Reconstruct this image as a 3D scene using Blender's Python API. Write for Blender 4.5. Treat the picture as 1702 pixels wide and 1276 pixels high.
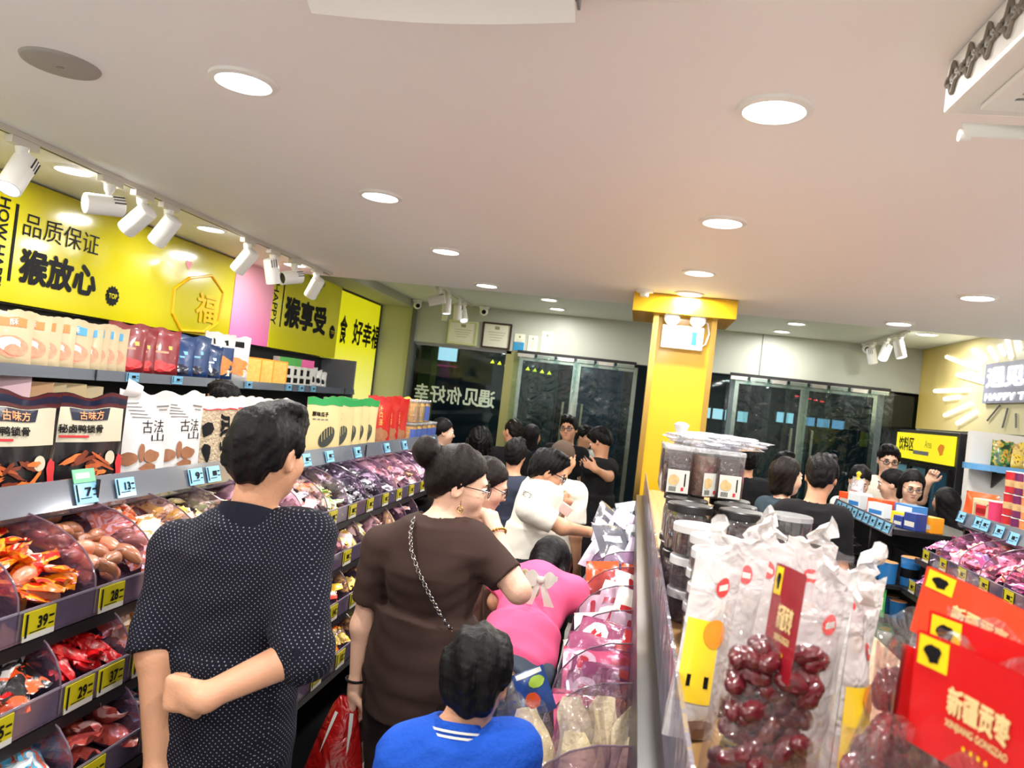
import bpy, bmesh, math, random
import numpy as np
from mathutils import Vector, Matrix, Euler, noise as mnoise
for _o in list(bpy.data.objects): bpy.data.objects.remove(_o)
SC = bpy.context.scene; COL = SC.collection
random.seed(7); RN = np.random.RandomState(7)
PI = math.pi; R = math.radians
# ---------------------------------------------------------------- camera
F = 1280.; CX, CY = 851., 638.; CH = 1.75
ROLL, YAW, PITCH = R(6.560), R(9.303), R(0.891)
fw = np.array([-math.sin(YAW)*math.cos(PITCH), math.cos(YAW)*math.cos(PITCH), math.sin(PITCH)])
_r0 = np.array([math.cos(YAW), math.sin(YAW), 0]); _u0 = np.cross(_r0, fw)
rt = _r0*math.cos(ROLL)+_u0*math.sin(ROLL); up = np.cross(rt, fw)
cam = bpy.data.cameras.new('camera'); cam.sensor_width = 36; cam.lens = 36*F/1702; cam.clip_start = .02
co = bpy.data.objects.new('camera', cam); COL.objects.link(co); SC.camera = co
co.matrix_world = Matrix(((rt[0], up[0], -fw[0], 0), (rt[1], up[1], -fw[1], 0), (rt[2], up[2], -fw[2], CH), (0, 0, 0, 1)))
cam.dof.use_dof = True; cam.dof.focus_distance = 2.6; cam.dof.aperture_fstop = 6.0
def _ray(x, y): return fw+rt*(x-CX)/F-up*(y-CY)/F
def onX(x, y, X): d = _ray(x, y); return Vector(np.array([0, 0, CH])+d*X/d[0])
def onY(x, y, Y): d = _ray(x, y); return Vector(np.array([0, 0, CH])+d*Y/d[1])
def onZ(x, y, Z): d = _ray(x, y); return Vector(np.array([0, 0, CH])+d*(Z-CH)/d[2])
# ---------------------------------------------------------------- exposure, world
SC.view_settings.view_transform = 'Standard'; SC.view_settings.look = 'None'
SC.view_settings.gamma = 1; SC.view_settings.use_curve_mapping = False
SC.view_settings.exposure = .31
LAMP = 17.0      # watts of one ceiling downlight
SPOT = 4.0      # watts of one track spotlight
SC.cycles.transparent_max_bounces = 18; SC.cycles.max_bounces = 6; SC.cycles.use_adaptive_sampling = True; SC.cycles.adaptive_threshold = .02
wd = bpy.data.worlds.new('night'); SC.world = wd; wd.use_nodes = True
wd.node_tree.nodes['Background'].inputs[0].default_value = (.02, .03, .05, 1)
wd.node_tree.nodes['Background'].inputs[1].default_value = .3
# ---------------------------------------------------------------- materials
def lin(c):
    if isinstance(c, str): c = tuple(int(c[i:i+2], 16) for i in (0, 2, 4))
    return tuple((v/255/12.92 if v/255 <= .04045 else ((v/255+.055)/1.055)**2.4) for v in c)+(1,)
_M = {}
def newmat(n):
    m = bpy.data.materials.new(n); m.use_nodes = True; nt = m.node_tree
    return m, nt, nt.nodes['Principled BSDF']
def N(nt, typ, **kw):
    n = nt.nodes.new(typ)
    for k, v in kw.items():
        if k.startswith('i_'): n.inputs[k[2:].replace('_', ' ')].default_value = v
        else: setattr(n, k, v)
    return n
def mat(n, c, rough=.5, metal=0, emis=0, bump=0, bscale=60, coat=0, vary=0, vscale=8, spec=.5):
    if n in _M: return _M[n]
    m, nt, b = newmat(n); L = nt.links.new
    b.inputs['Base Color'].default_value = lin(c); b.inputs['Roughness'].default_value = rough
    b.inputs['Metallic'].default_value = metal; b.inputs['Coat Weight'].default_value = coat; b.inputs['Coat Roughness'].default_value = .08
    b.inputs['Specular IOR Level'].default_value = spec
    if emis: b.inputs['Emission Color'].default_value = lin(c); b.inputs['Emission Strength'].default_value = emis
    if bump or vary: tc = N(nt, 'ShaderNodeTexCoord')
    if vary:
        nz = N(nt, 'ShaderNodeTexNoise', i_Scale=vscale, i_Detail=4.); L(tc.outputs['Object'], nz.inputs['Vector'])
        mx = N(nt, 'ShaderNodeMix', data_type='RGBA'); k = lin(c)
        mx.inputs[6].default_value = tuple(max(0, v*(1-vary)) for v in k[:3])+(1,); mx.inputs[7].default_value = tuple(min(1, v*(1+vary)) for v in k[:3])+(1,)
        L(nz.outputs['Fac'], mx.inputs[0]); L(mx.outputs[2], b.inputs['Base Color'])
    if bump:
        nz = N(nt, 'ShaderNodeTexNoise', i_Scale=bscale, i_Detail=3.); L(tc.outputs['Object'], nz.inputs['Vector'])
        bp = N(nt, 'ShaderNodeBump', i_Strength=bump, i_Distance=.01); L(nz.outputs['Fac'], bp.inputs['Height']); L(bp.outputs[0], b.inputs['Normal'])
    _M[n] = m; return m
def clear(n, tint=(235, 230, 240), dens=.12, rough=.06, body=(200, 190, 210), gloss=.1, wrinkle=0, wscale=25):
    """thin clear plastic: light passes, a share is reflected, a small share scatters"""
    if n in _M: return _M[n]
    m, nt, b = newmat(n); L = nt.links.new; out = nt.nodes['Material Output']; nt.nodes.remove(b)
    tr = N(nt, 'ShaderNodeBsdfTransparent'); tr.inputs[0].default_value = lin(tint)
    df = N(nt, 'ShaderNodeBsdfDiffuse'); df.inputs[0].default_value = lin(body)
    gl = N(nt, 'ShaderNodeBsdfGlossy'); gl.inputs['Roughness'].default_value = rough
    lw = N(nt, 'ShaderNodeLayerWeight'); lw.inputs['Blend'].default_value = .35
    ma = N(nt, 'ShaderNodeMath', operation='MULTIPLY_ADD'); L(lw.outputs['Facing'], ma.inputs[0]); ma.inputs[1].default_value = .45; ma.inputs[2].default_value = gloss*.3
    m1 = N(nt, 'ShaderNodeMixShader'); m1.inputs[0].default_value = dens; L(tr.outputs[0], m1.inputs[1]); L(df.outputs[0], m1.inputs[2])
    m2 = N(nt, 'ShaderNodeMixShader'); L(ma.outputs[0], m2.inputs[0]); L(m1.outputs[0], m2.inputs[1]); L(gl.outputs[0], m2.inputs[2]); L(m2.outputs[0], out.inputs[0])
    if wrinkle:
        tc = N(nt, 'ShaderNodeTexCoord'); nz = N(nt, 'ShaderNodeTexNoise', i_Scale=wscale, i_Detail=2., i_Distortion=1.5); L(tc.outputs['Object'], nz.inputs['Vector'])
        bp = N(nt, 'ShaderNodeBump', i_Strength=wrinkle, i_Distance=.02); L(nz.outputs['Fac'], bp.inputs['Height'])
        for s in (gl, df, lw): L(bp.outputs[0], s.inputs['Normal'])
    _M[n] = m; return m
def printed(n, cols, rough=.28, scale=18, metal=0, coat=.5):
    """printed foil: patches of a few inks in voronoi cells, shifted on each copy, crumpled"""
    if n in _M: return _M[n]
    m, nt, b = newmat(n); L = nt.links.new
    tc = N(nt, 'ShaderNodeTexCoord'); oi = N(nt, 'ShaderNodeObjectInfo')
    ad = N(nt, 'ShaderNodeVectorMath', operation='ADD'); L(tc.outputs['Object'], ad.inputs[0])
    sc = N(nt, 'ShaderNodeVectorMath', operation='SCALE'); sc.inputs[0].default_value = (1.3, 2.1, .7); L(oi.outputs['Random'], sc.inputs['Scale']); L(sc.outputs[0], ad.inputs[1])
    nz = N(nt, 'ShaderNodeTexNoise', i_Scale=scale, i_Detail=2.5, i_Distortion=.8); L(ad.outputs[0], nz.inputs['Vector'])
    cr = N(nt, 'ShaderNodeValToRGB'); L(nz.outputs['Fac'], cr.inputs[0]); cr.color_ramp.interpolation = 'CONSTANT'
    e = cr.color_ramp.elements; k = len(cols)
    pos = [0]+[.43+.19*i/max(1, k-2) for i in range(k-1)] if k > 1 else [0]
    e[0].color = lin(cols[0]); e[1].position = pos[1] if k > 1 else 1; e[1].color = lin(cols[1 % k])
    for i in range(2, k): x = e.new(pos[i]); x.color = lin(cols[i])
    L(cr.outputs[0], b.inputs['Base Color']); b.inputs['Roughness'].default_value = rough; b.inputs['Metallic'].default_value = metal; b.inputs['Coat Weight'].default_value = coat; b.inputs['Coat Roughness'].default_value = .1
    n2 = N(nt, 'ShaderNodeTexNoise', i_Scale=55., i_Detail=2.); L(ad.outputs[0], n2.inputs['Vector'])
    bp = N(nt, 'ShaderNodeBump', i_Strength=.5, i_Distance=.006); L(n2.outputs['Fac'], bp.inputs['Height']); L(bp.outputs[0], b.inputs['Normal'])
    _M[n] = m; return m
# ---------------------------------------------------------------- mesh building
class MB:
    def __init__(s): s.v = []; s.f = []
    def add(s, vs, fs):
        o = len(s.v); s.v += [tuple(v) for v in vs]; s.f += [tuple(i+o for i in f) for f in fs]; return s
    def box(s, c, d, rz=0, M=None):
        x, y, z = d[0]/2, d[1]/2, d[2]/2; m = Matrix.Translation(c) @ (M if M else Matrix.Rotation(rz, 4, 'Z'))
        vs = [m @ Vector((a*x, b*y, e*z)) for a in (-1, 1) for b in (-1, 1) for e in (-1, 1)]
        return s.add(vs, [(0, 1, 3, 2), (4, 6, 7, 5), (0, 4, 5, 1), (2, 3, 7, 6), (0, 2, 6, 4), (1, 5, 7, 3)])
    def span(s, a, b): return s.box([(p+q)/2 for p, q in zip(a, b)], [abs(q-p) for p, q in zip(a, b)])
    def rings(s, rings, cap=(1, 1), closed=True):
        n = len(rings[0]); fs = []
        for i in range(len(rings)-1):
            for j in range(n if closed else n-1):
                k = (j+1) % n; fs.append((i*n+j, i*n+k, (i+1)*n+k, (i+1)*n+j))
        if cap[0]: fs.append(tuple(range(n-1, -1, -1)))
        if cap[1]: fs.append(tuple(range((len(rings)-1)*n, len(rings)*n)))
        return s.add([p for r in rings for p in r], fs)
    def cone(s, p, q, r0, r1, n=14, cap=(1, 1)):
        p, q = Vector(p), Vector(q); d = (q-p).normalized(); a = d.orthogonal().normalized(); b = d.cross(a)
        return s.rings([[c+(a*math.cos(t)+b*math.sin(t))*r for t in [2*PI*i/n for i in range(n)]] for c, r in ((p, r0), (q, r1))], cap)
    def lathe(s, prof, n=24, c=(0, 0, 0), sq=0, cap=(1, 1)):
        rs = []
        for r, z in prof:
            ring = []
            for i in range(n):
                t = 2*PI*i/n; x, y = math.cos(t), math.sin(t)
                if sq: k = 1/((abs(x)**sq+abs(y)**sq)**(1/sq)); x *= k; y *= k
                ring.append((c[0]+r*x, c[1]+r*y, c[2]+z))
            rs.append(ring)
        return s.rings(rs, cap)
    def tube(s, pts, r, n=8):
        pts = [Vector(p) for p in pts]; rs = []; a = None
        for i, p in enumerate(pts):
            d = (pts[min(i+1, len(pts)-1)]-pts[max(i-1, 0)]).normalized()
            a = d.orthogonal().normalized() if a is None else (a-d*a.dot(d)).normalized()
            b = d.cross(a); rr = r[i] if isinstance(r, (list, tuple)) else r
            rs.append([p+(a*math.cos(t)+b*math.sin(t))*rr for t in [2*PI*k/n for k in range(n)]])
        return s.rings(rs)
    def grid(s, fn, nu, nv):
        return s.add([fn(i/nu, j/nv) for i in range(nu+1) for j in range(nv+1)],
                     [(i*(nv+1)+j, (i+1)*(nv+1)+j, (i+1)*(nv+1)+j+1, i*(nv+1)+j+1) for i in range(nu) for j in range(nv)])
    def prism(s, outl, vec):
        n = len(outl); v = Vector(vec); a = [Vector(p) for p in outl]
        return s.add(a+[p+v for p in a], [tuple(range(n-1, -1, -1)), tuple(range(n, 2*n))]+[(i, (i+1) % n, n+(i+1) % n, n+i) for i in range(n)])
    def ball(s, c, r, n=12, m=8):
        if not isinstance(r, (tuple, list)): r = (r, r, r)
        return s.rings([[(c[0]+r[0]*math.sin(PI*j/m)*math.cos(2*PI*i/n), c[1]+r[1]*math.sin(PI*j/m)*math.sin(2*PI*i/n), c[2]-r[2]*math.cos(PI*j/m)) for i in range(n)] for j in [.12]+list(range(1, m))+[m-.12]])
    def build(s, name, m, parent=None, smooth=False, loc=None, bevel=0):
        me = bpy.data.meshes.new(name); me.from_pydata(s.v, [], s.f)
        bm = bmesh.new(); bm.from_mesh(me); bmesh.ops.recalc_face_normals(bm, faces=bm.faces[:])
        if bevel: bmesh.ops.bevel(bm, geom=bm.edges[:], offset=bevel, segments=2, affect='EDGES', profile=.6)
        bm.to_mesh(me); bm.free()
        if smooth: me.shade_smooth(); me.set_sharp_from_angle(angle=R(40))
        if m: me.materials.append(m)
        return link(name, me, parent, loc)
def link(name, me, parent=None, loc=None):
    o = bpy.data.objects.new(name, me); COL.objects.link(o)
    if parent: o.parent = parent
    if loc is not None: o.location = loc
    return o
def tag(o, label, cat, group=None, kind=None):
    o['label'] = label
    if cat: o['category'] = cat
    if group: o['group'] = group
    if kind: o['kind'] = kind
    return o
def thing(name, label, cat, loc=(0, 0, 0), rz=0, group=None):
    o = bpy.data.objects.new(name, None); COL.objects.link(o); o.location = loc; o.rotation_euler = (0, 0, rz); o.empty_display_size = .05
    return tag(o, label, cat, group)
def struct(name, mb, m, parent=None, **k):
    o = mb.build(name, m, parent, **k)
    if not parent: o['kind'] = 'structure'
    return o
def copy_tree(o, parent=None):
    c = o.copy(); COL.objects.link(c)
    if parent: c.parent = parent
    for ch in list(o.children): copy_tree(ch, c)
    return c
# ---------------------------------------------------------------- lettering
_T = {}
def glyphs(s, bold=0., sp=1.):
    k = (s, bold, sp)
    if k in _T: return _T[k]
    cu = bpy.data.curves.new('lettering', 'FONT'); cu.body = s; cu.size = 1; cu.resolution_u = 3; cu.space_character = sp
    o = bpy.data.objects.new('lettering', cu); COL.objects.link(o); bpy.context.view_layer.update()
    me = bpy.data.meshes.new_from_object(o.evaluated_get(bpy.context.evaluated_depsgraph_get()))
    vs = [tuple(v.co) for v in me.vertices]; fs = [tuple(p.vertices) for p in me.polygons]
    bpy.data.objects.remove(o); bpy.data.curves.remove(cu); bpy.data.meshes.remove(me)
    if vs:
        x0 = min(v[0] for v in vs); x1 = max(v[0] for v in vs); y0 = min(v[1] for v in vs); y1 = max(v[1] for v in vs)
        vs = [((v[0]-x0)/max(1e-6, x1-x0), (v[1]-y0)/max(1e-6, y1-y0)) for v in vs]
    asp = (x1-x0)/(y1-y0) if vs else 1
    if bold > 0 and vs:   # heavier strokes: shifted copies of the outline
        n = len(vs); a, f0 = list(vs), list(fs); bx = bold/((x1-x0)+2*bold); by = bold/((y1-y0)+2*bold)
        sh = [(bx*math.cos(i*PI/3), by*math.sin(i*PI/3)) for i in range(6)]
        vs = [(bx+v[0]*(1-2*bx), by+v[1]*(1-2*by)) for v in a]
        for q, (dx_, dy_) in enumerate(sh):
            vs += [(bx+v[0]*(1-2*bx)+dx_, by+v[1]*(1-2*by)+dy_) for v in a]; fs = fs+[tuple(i+n*(q+1) for i in f) for f in f0]
    _T[k] = (vs, fs, asp); return _T[k]
def text(name, s, fn, m, parent, bold=0., mirror=False, sp=1.):
    """lettering mapped through fn(u,v) -> point, u,v in 0..1 over its bounding box"""
    vs, fs, asp = glyphs(s, bold, sp)
    o_, a_, b_ = Vector(fn(.2, .2)), Vector(fn(.8, .2)), Vector(fn(.2, .8)); nn = (a_-o_).cross(b_-o_); nn = nn.normalized()*.00012 if nn.length > 0 else nn
    k = len(vs)//7 if bold > 0 else len(vs)+1
    me = bpy.data.meshes.new(name); me.from_pydata([tuple(Vector(fn(1-v[0] if mirror else v[0], v[1]))+nn*(i//max(1, k))) for i, v in enumerate(vs)], [], fs); me.materials.append(m)
    return link(name, me, parent)
def flat(o, U, V):
    o, U, V = Vector(o), Vector(U), Vector(V)
    return lambda u, v: o+U*u+V*v
def sub(fn, u0, v0, u1, v1): return lambda u, v: fn(u0+(u1-u0)*u, v0+(v1-v0)*v)
def patch(name, fn, m, parent, n=(1, 1)): return MB().grid(fn, *n).build(name, m, parent, smooth=n[0] > 1)
def starburst(fn, k=14, r=.84):
    pts = [fn(.5+.5*(1 if i % 2 == 0 else r)*math.cos(PI*i/k), .5+.5*(1 if i % 2 == 0 else r)*math.sin(PI*i/k)) for i in range(2*k)]
    return MB().add(pts, [tuple(range(2*k))])
# ---------------------------------------------------------------- the room
M_ceil = mat('ceiling_paint', (243, 241, 240), .6, bump=.03, bscale=4)
M_ceil2 = mat('back_ceiling_paint', (212, 216, 204), .55)
M_wall = mat('wall_paint', (222, 221, 218), .7)
M_pan = mat('pale_panel', (176, 181, 168), .45)
M_dark = mat('black_metal', (22, 22, 25), .4)
M_grey = mat('grey_metal', (128, 130, 136), .35, .3)
M_steel = mat('steel', (190, 188, 180), .22, 1)
M_gold = mat('brushed_gold', (196, 160, 84), .25, 1)
M_yel = mat('pillar_yellow', (200, 158, 5), .35, coat=.2)
M_white = mat('white_plastic', (236, 236, 232), .35)
M_off = mat('offwhite_plastic', (214, 210, 200), .4)
M_black = mat('black_ink', (14, 13, 16), .6, spec=.15)
def tile_mat():
    m, nt, b = newmat('floor_tile'); L = nt.links.new
    tc = N(nt, 'ShaderNodeTexCoord'); br = N(nt, 'ShaderNodeTexBrick', offset=0.)
    br.inputs['Color1'].default_value = lin((186, 183, 178)); br.inputs['Color2'].default_value = lin((176, 173, 168)); br.inputs['Mortar'].default_value = lin((110, 108, 106))
    br.inputs['Scale'].default_value = 1; br.inputs['Brick Width'].default_value = .6; br.inputs['Row Height'].default_value = .6; br.inputs['Mortar Size'].default_value = .004
    L(tc.outputs['Object'], br.inputs['Vector']); L(br.outputs[0], b.inputs['Base Color']); b.inputs['Roughness'].default_value = .3; return m
struct('floor', MB().span((-3.6, -2.2, -.1), (3.2, 15.2, 0)), tile_mat())
struct('ceiling', MB().span((-3.35, -2.1, 2.55), (3.1, 5.93, 2.75)), M_ceil)
struct('ceiling_back', MB().span((-3.35, 5.93, 2.75), (3.1, 8.95, 2.85)), M_ceil2)
struct('wall_left', MB().span((-3.45, -2.1, 0), (-3.25, 8.95, 2.75)), M_wall)
struct('wall_right', MB().span((3.0, -2.1, 0), (3.15, 8.95, 2.75)), M_wall)
struct('wall_rear', MB().span((-3.45, -2.25, 0), (3.15, -2.1, 2.75)), M_wall)
w = struct('wall_back', MB().span((-2.7, 8.85, 2.27), (3.0, 8.97, 2.75)), M_pan)
MB().span((1.29, 8.846, 2.28), (1.296, 8.852, 2.75)).build('seam', M_black, w)
struct('wall_alcove', MB().span((-3.25, 8.85, 0), (-2.72, 8.97, 2.75)), mat('alcove_green_lit', (186, 190, 150), .6))  # wall colour carries the greenish tint of the light box's glow
struct('wall_partition', MB().span((2.47, 6.2, 0), (3.0, 6.28, 1.885)), M_wall)
struct('trim_1', MB().span((-2.73, 8.80, 0), (-2.685, 8.98, 2.75)), mat('grey_trim', (92, 96, 92), .4))
struct('trim_2', MB().span((-3.25, 5.94, 2.66), (-2.72, 8.84, 2.749)), mat('beam_paint', (168, 170, 150), .6))
# pillar with cap and metal corner strips
p = struct('pillar', MB().span((.085, 5.37, 0), (.44, 5.75, 2.42)), M_yel)
for x in (.048, .44): MB().span((x, 5.36, 0), (x+.037, 5.76, 2.42)).build('corner_strip', M_gold, p)
MB().span((-.10, 5.24, 2.42), (.585, 5.9, 2.548)).build('cap', M_yel, p, bevel=.004)
# glazing and doors of the shop front
M_glass = clear('window_glass', (222, 238, 236), .006, .02, (40, 60, 60), .05)
def pane(name, x0, x1, z0=.04, z1=2.24, y=8.9):
    g = struct(name, MB().span((x0, y-.006, z0), (x1, y+.006, z1)), M_glass); return g
w1 = pane('window_1', -2.66, -1.56)
MB().span((-2.68, 8.86, 2.235), (-1.5, 8.94, 2.275)).build('head_rail', M_grey, w1)
MB().span((-1.56, 8.86, 0), (-1.40, 8.94, 2.27)).build('mullion', mat('olive_metal', (150, 148, 96), .3, .6), w1)
w2 = pane('window_2', .5, 1.0); MB().span((1.0, 8.86, 0), (1.05, 8.94, 2.27)).build('mullion', M_grey, w2)
w3 = pane('window_3', 2.62, 2.98); MB().span((2.56, 8.86, 0), (2.62, 8.94, 2.27)).build('mullion', M_grey, w3)
def door(name, x0, x1, hs):
    d = struct(name, MB().span((x0, 8.894, .05), (x1, 8.906, 2.2)), M_glass)
    f = MB(); t = .045
    f.span((x0, 8.875, .02), (x0+t, 8.925, 2.23)); f.span((x1-t, 8.875, .02), (x1, 8.925, 2.23)); f.span((x0+t, 8.875, 2.18), (x1-t, 8.925, 2.23)); f.span((x0+t, 8.875, .02), (x1-t, 8.925, .12))
    f.build('door_frame', M_steel, d)
    xh = x1-.11 if hs > 0 else x0+.11
    h = MB().cone((xh, 8.82, .85), (xh, 8.82, 1.75), .016, .016)
    for z in (.98, 1.62): h.cone((xh, 8.82, z), (xh, 8.9, z), .01, .01)
    h.build('door_handle', M_steel, d, smooth=True)
door('door_1', -1.40, -.72, 1); door('door_2', -.72, -.03, -1)
door('door_3', 1.05, 1.8, 1); door('door_4', 1.8, 2.56, -1)
# clear plastic strip curtains hanging inside the doors
M_strip = clear('curtain_vinyl', (218, 232, 230), .03, .05, (52, 74, 76), .10, .8, 6)
def curtain(name, label, x0, x1, n, parted=None):
    t = thing(name, label, 'strip curtain', (0, 0, 0))
    MB().span((x0, 8.80, 2.255), (x1, 8.83, 2.29)).build('hanging_rail', M_dark, t)
    cl = MB(); wd_ = (x1-x0)/n
    for i in range(n):
        a = x0+i*wd_; sw = parted[i] if parted else 0; ph = random.random()*6
        cl.span((a+.01, 8.785, 2.215), (a+wd_-.02, 8.80, 2.255))
        def fn(u, v, a=a, sw=sw, ph=ph):
            z = 2.25-v*2.15; k = v*v*(3-2*v) if v < 1 else 1
            return (a-.03+u*(wd_+.06)+sw*min(1, v*1.6)**1.4*(1-.35*u if sw > 0 else .65+.35*u), 8.79-.02*(i % 2)-.015*math.sin(u*5+ph+v*3)*v, z)
        MB().grid(fn, 8, 14).build('strip', M_strip, t, smooth=True)
    cl.build('clip_bar', M_steel, t)
curtain('strip_curtain', 'clear plastic strip curtain parted in the middle over the doors beside the mirrored window letters', -1.42, -.05, 6, (0, 0, -.12, .14, .02, 0))
curtain('strip_curtain', 'clear plastic strip curtain with glossy folds hanging over the doors behind the black-suited man', .98, 2.66, 8)
# what lies outside: a dark arcade with lit shops across it
M_night = mat('arcade_dark', (30, 44, 52), .5); M_navy = mat('arcade_navy', (16, 34, 56), .4)
struct('wall_outside', MB().span((-7, 14.6, 0), (8, 14.8, 3.8)), M_night)
struct('wall_outside_left', MB().span((-7.1, 8.98, 0), (-7, 14.6, 3.8)), M_night)
struct('wall_outside_right', MB().span((8, 8.98, 0), (8.1, 14.6, 3.8)), mat('arcade_maroon', (58, 16, 20), .5))
struct('ceiling_outside', MB().span((-7.1, 8.98, 3.3), (8.1, 14.8, 3.4)), mat('arcade_ceiling', (34, 42, 46), .5))
def shop_sign(px0, py0, px1, py1, Y, name, label, cat, c, e, frame=None):
    a = onY(px0, py0, Y); b = onY(px1, py1, Y)
    t = thing(name, label, cat, (a.x, Y, min(a.z, b.z)))
    w_, h_ = abs(b.x-a.x), abs(a.z-b.z)
    MB().span((0, 0, 0), (w_, .08, h_)).build('casing', M_dark, t)
    MB().span((.02, -.012, .02), (w_-.02, 0, h_-.02)).build('lit_face', mat('lit_'+name+'%d%d' % (px0, py0), c, .5, emis=e), t)
    if frame:
        for i in range(1, frame): MB().span((i*w_/frame-.02, -.03, 0), (i*w_/frame+.02, -.013, h_)).build('mullion', M_dark, t)
shop_sign(713, 572, 760, 603, 14.5, 'lightbox', 'pale blue lit sign outside the window, high over the mirrored letters', 'sign', (170, 205, 225), 1.3)
shop_sign(713, 604, 760, 611, 14.5, 'light_strip', 'magenta light band just under the pale blue sign outside', 'sign', (150, 30, 90), .8)
shop_sign(1163, 674, 1243, 704, 14.5, 'shop_window', 'row of bluish white lit shop windows outside, beside the yellow pillar', 'shop window', (170, 200, 215), 1.4, 4)
shop_sign(1290, 682, 1319, 706, 14.5, 'shop_window', 'small square lit shop window outside behind the strip curtain, middle one', 'shop window', (165, 200, 220), 1.5, 2)
shop_sign(1332, 690, 1404, 716, 14.5, 'shop_window', 'lit shop window outside behind the strip curtain, divided in three, beside the yellow board', 'shop window', (120, 160, 200), 1.1, 3)
shop_sign(1428, 715, 1462, 748, 11.3, 'notice_board', 'dim yellow board with black mark outside behind the strip curtain', 'sign', (120, 112, 30), .25)
t = thing('neon_lettering', 'short row of red neon dots outside, high behind the strip curtain', 'neon sign', onY(1322, 657, 14.57))
for i in range(5): MB().span((i*.11, 0, -.02-.012*i), (i*.11+.06, .02, .0-.012*i)).build('neon_tube', mat('red_neon', (230, 40, 50), emis=2.5), t)
t = thing('pendant_string', 'row of small yellow triangular lamps outside the window', 'light string', onY(815, 600, 12))
MB().tube([(-.05, 0, .05), (.5, 0, .0), (1.1, 0, -.06)], .006, 5).build('wire', M_dark, t); MB().tube([(.5, 0, 0), (.5, 0, 3.3-t.location.z)], .006, 5).build('hanger', M_dark, t)
for i in range(9): MB().add([(i*.115, 0, -.03-.01*i), (i*.115+.07, 0, -.03-.01*i), (i*.115+.035, .02, .03-.01*i), (i*.115+.035, -.02, -.01-.01*i)], [(0, 1, 2), (0, 1, 3), (1, 2, 3), (0, 2, 3)]).build('lamp', mat('yellow_lamp', (230, 220, 40), emis=2), t)
struct('pillar_outside', MB().span((-3.42, 10.6, 0), (-3.18, 11, 3.3)), mat('arcade_maroon', (58, 16, 20)))
struct('pillar_outside', MB().span((-3.16, 10.8, 0), (-2.97, 11.1, 3.3)), mat('arcade_green', (84, 96, 20), .5))
struct('panel_outside', MB().span((-.9, 12, 0), (-.25, 12.2, 2.6)), mat('arcade_blue', (26, 62, 92), .5))
struct('panel_outside', MB().span((3.22, 11.4, 0), (4.5, 11.5, 2.9)), mat('arcade_maroon', (58, 16, 20)))
struct('panel_outside', MB().span((-2.4, 12.4, 0), (-1.3, 12.6, 2.9)), mat('arcade_teal', (24, 44, 46), .5))
for x in (-4, -1.2, 1.6, 4.6):  # unseen ceiling lamps, power raised to brighten the arcade surfaces
    l = bpy.data.lights.new('arcade_lamp', 'AREA'); l.energy = 16; l.size = .4; l.color = (.75, .9, 1)
    o = bpy.data.objects.new('arcade_lamp', l); COL.objects.link(o); o.location = (x, 11.6, 3.28)
    tag(MB().lathe([(.22, 0), (.22, .02)], 20, (x, 11.6, 3.285)).build('arcade_downlight', M_white), 'unseen round arcade ceiling lamp beyond the glass doors', 'ceiling lamp', 'arcade lamps outside')
# outline letters on the window, seen from behind
t = thing('window_lettering', 'mirrored white characters stuck on the dark shop window', 'window lettering', (0, 0, 0))
M_decal = mat('decal_white', (190, 205, 185), .6)
for i, (ch, x0, x1) in enumerate((('遇', 793, 821), ('见', 768, 795), ('你', 741, 766), ('好', 713, 739), ('幸', 687, 711), )):
    yo = (x0-690)*.105+636
    a = onY(x0, yo+29, 8.88); b = onY(x1, yo+31, 8.88); c = onY(x0+3, yo, 8.88)
    text('lettering', ch, flat(a, (b.x-a.x, 0, 0), (0, 0, c.z-a.z)), M_decal, t, .022, True)
# ---------------------------------------------------------------- signs
M_ban = mat('banner_yellow', (186, 176, 8), .16, coat=.6)
BX = -3.1
t = thing('banner_sign', 'glossy yellow wall banner with large black characters over the wall shelf', 'banner', (0, 0, 0))
zb, zt = 1.925, 2.54
MB().span((BX-.1, 1.6, zb), (BX, 5.42, zt)).build('panel', M_ban, t, bevel=.003)
def rect(x0, y0, x1, y1, X, dx=.002):
    a = onX(x0, y1, X); b = onX(x1, y0, X)  # lower-left and upper-right by position along the wall
    c = onX(x0, y0, X); return a, b, c
def wtext(s, x0, yb0, x1, yb1, yt0, X, m, parent, bold=0., sp=1.):
    """lettering on a wall plane X: left edge x0 from yb0 (bottom) to yt0 (top); right bottom x1,yb1"""
    a = onX(x0, yb0, X); b = onX(x1, yb1, X); c = onX(x0, yt0, X)
    z = (a.z+b.z)/2
    return text('lettering', s, flat((X, a.y, z), (0, b.y-a.y, 0), (0, 0, c.z-a.z)), m, parent, bold, sp=sp)
X1 = BX+.003
wtext('品质保证', 37, 392, 163, 424, 352, X1, M_black, t, -.004)
wtext('猴放心', 28, 472, 158, 493, 410, X1, M_black, t, .05)
a = onX(12, 466, X1); b = onX(27, 338, X1)
MB().span((BX, a.y, a.z), (BX+.003, a.y+.018, b.z)).build('rule', M_black, t)
a = onX(0, 468, X1); b = onX(14, 330, X1)
text('lettering', 'HOW HAPPY', lambda u, v: (X1, a.y-.058+(.065)*(v), b.z-u*(b.z-a.z+.06)), M_black, t, .02)
def badge(x, y, X, r, par):
    c = onX(x, y, X); f = flat((X, c.y-r, c.z-r), (0, 2*r, 0), (0, 0, 2*r))
    s = starburst(f).build('badge', M_black, par)
    text('lettering', 'TOP', sub(lambda u, v: Vector(f(u, v))+Vector((.003, 0, 0)), .2, .38, .8, .62), M_ban, s, .03)
badge(187, 492, X1, .062, t)
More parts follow.
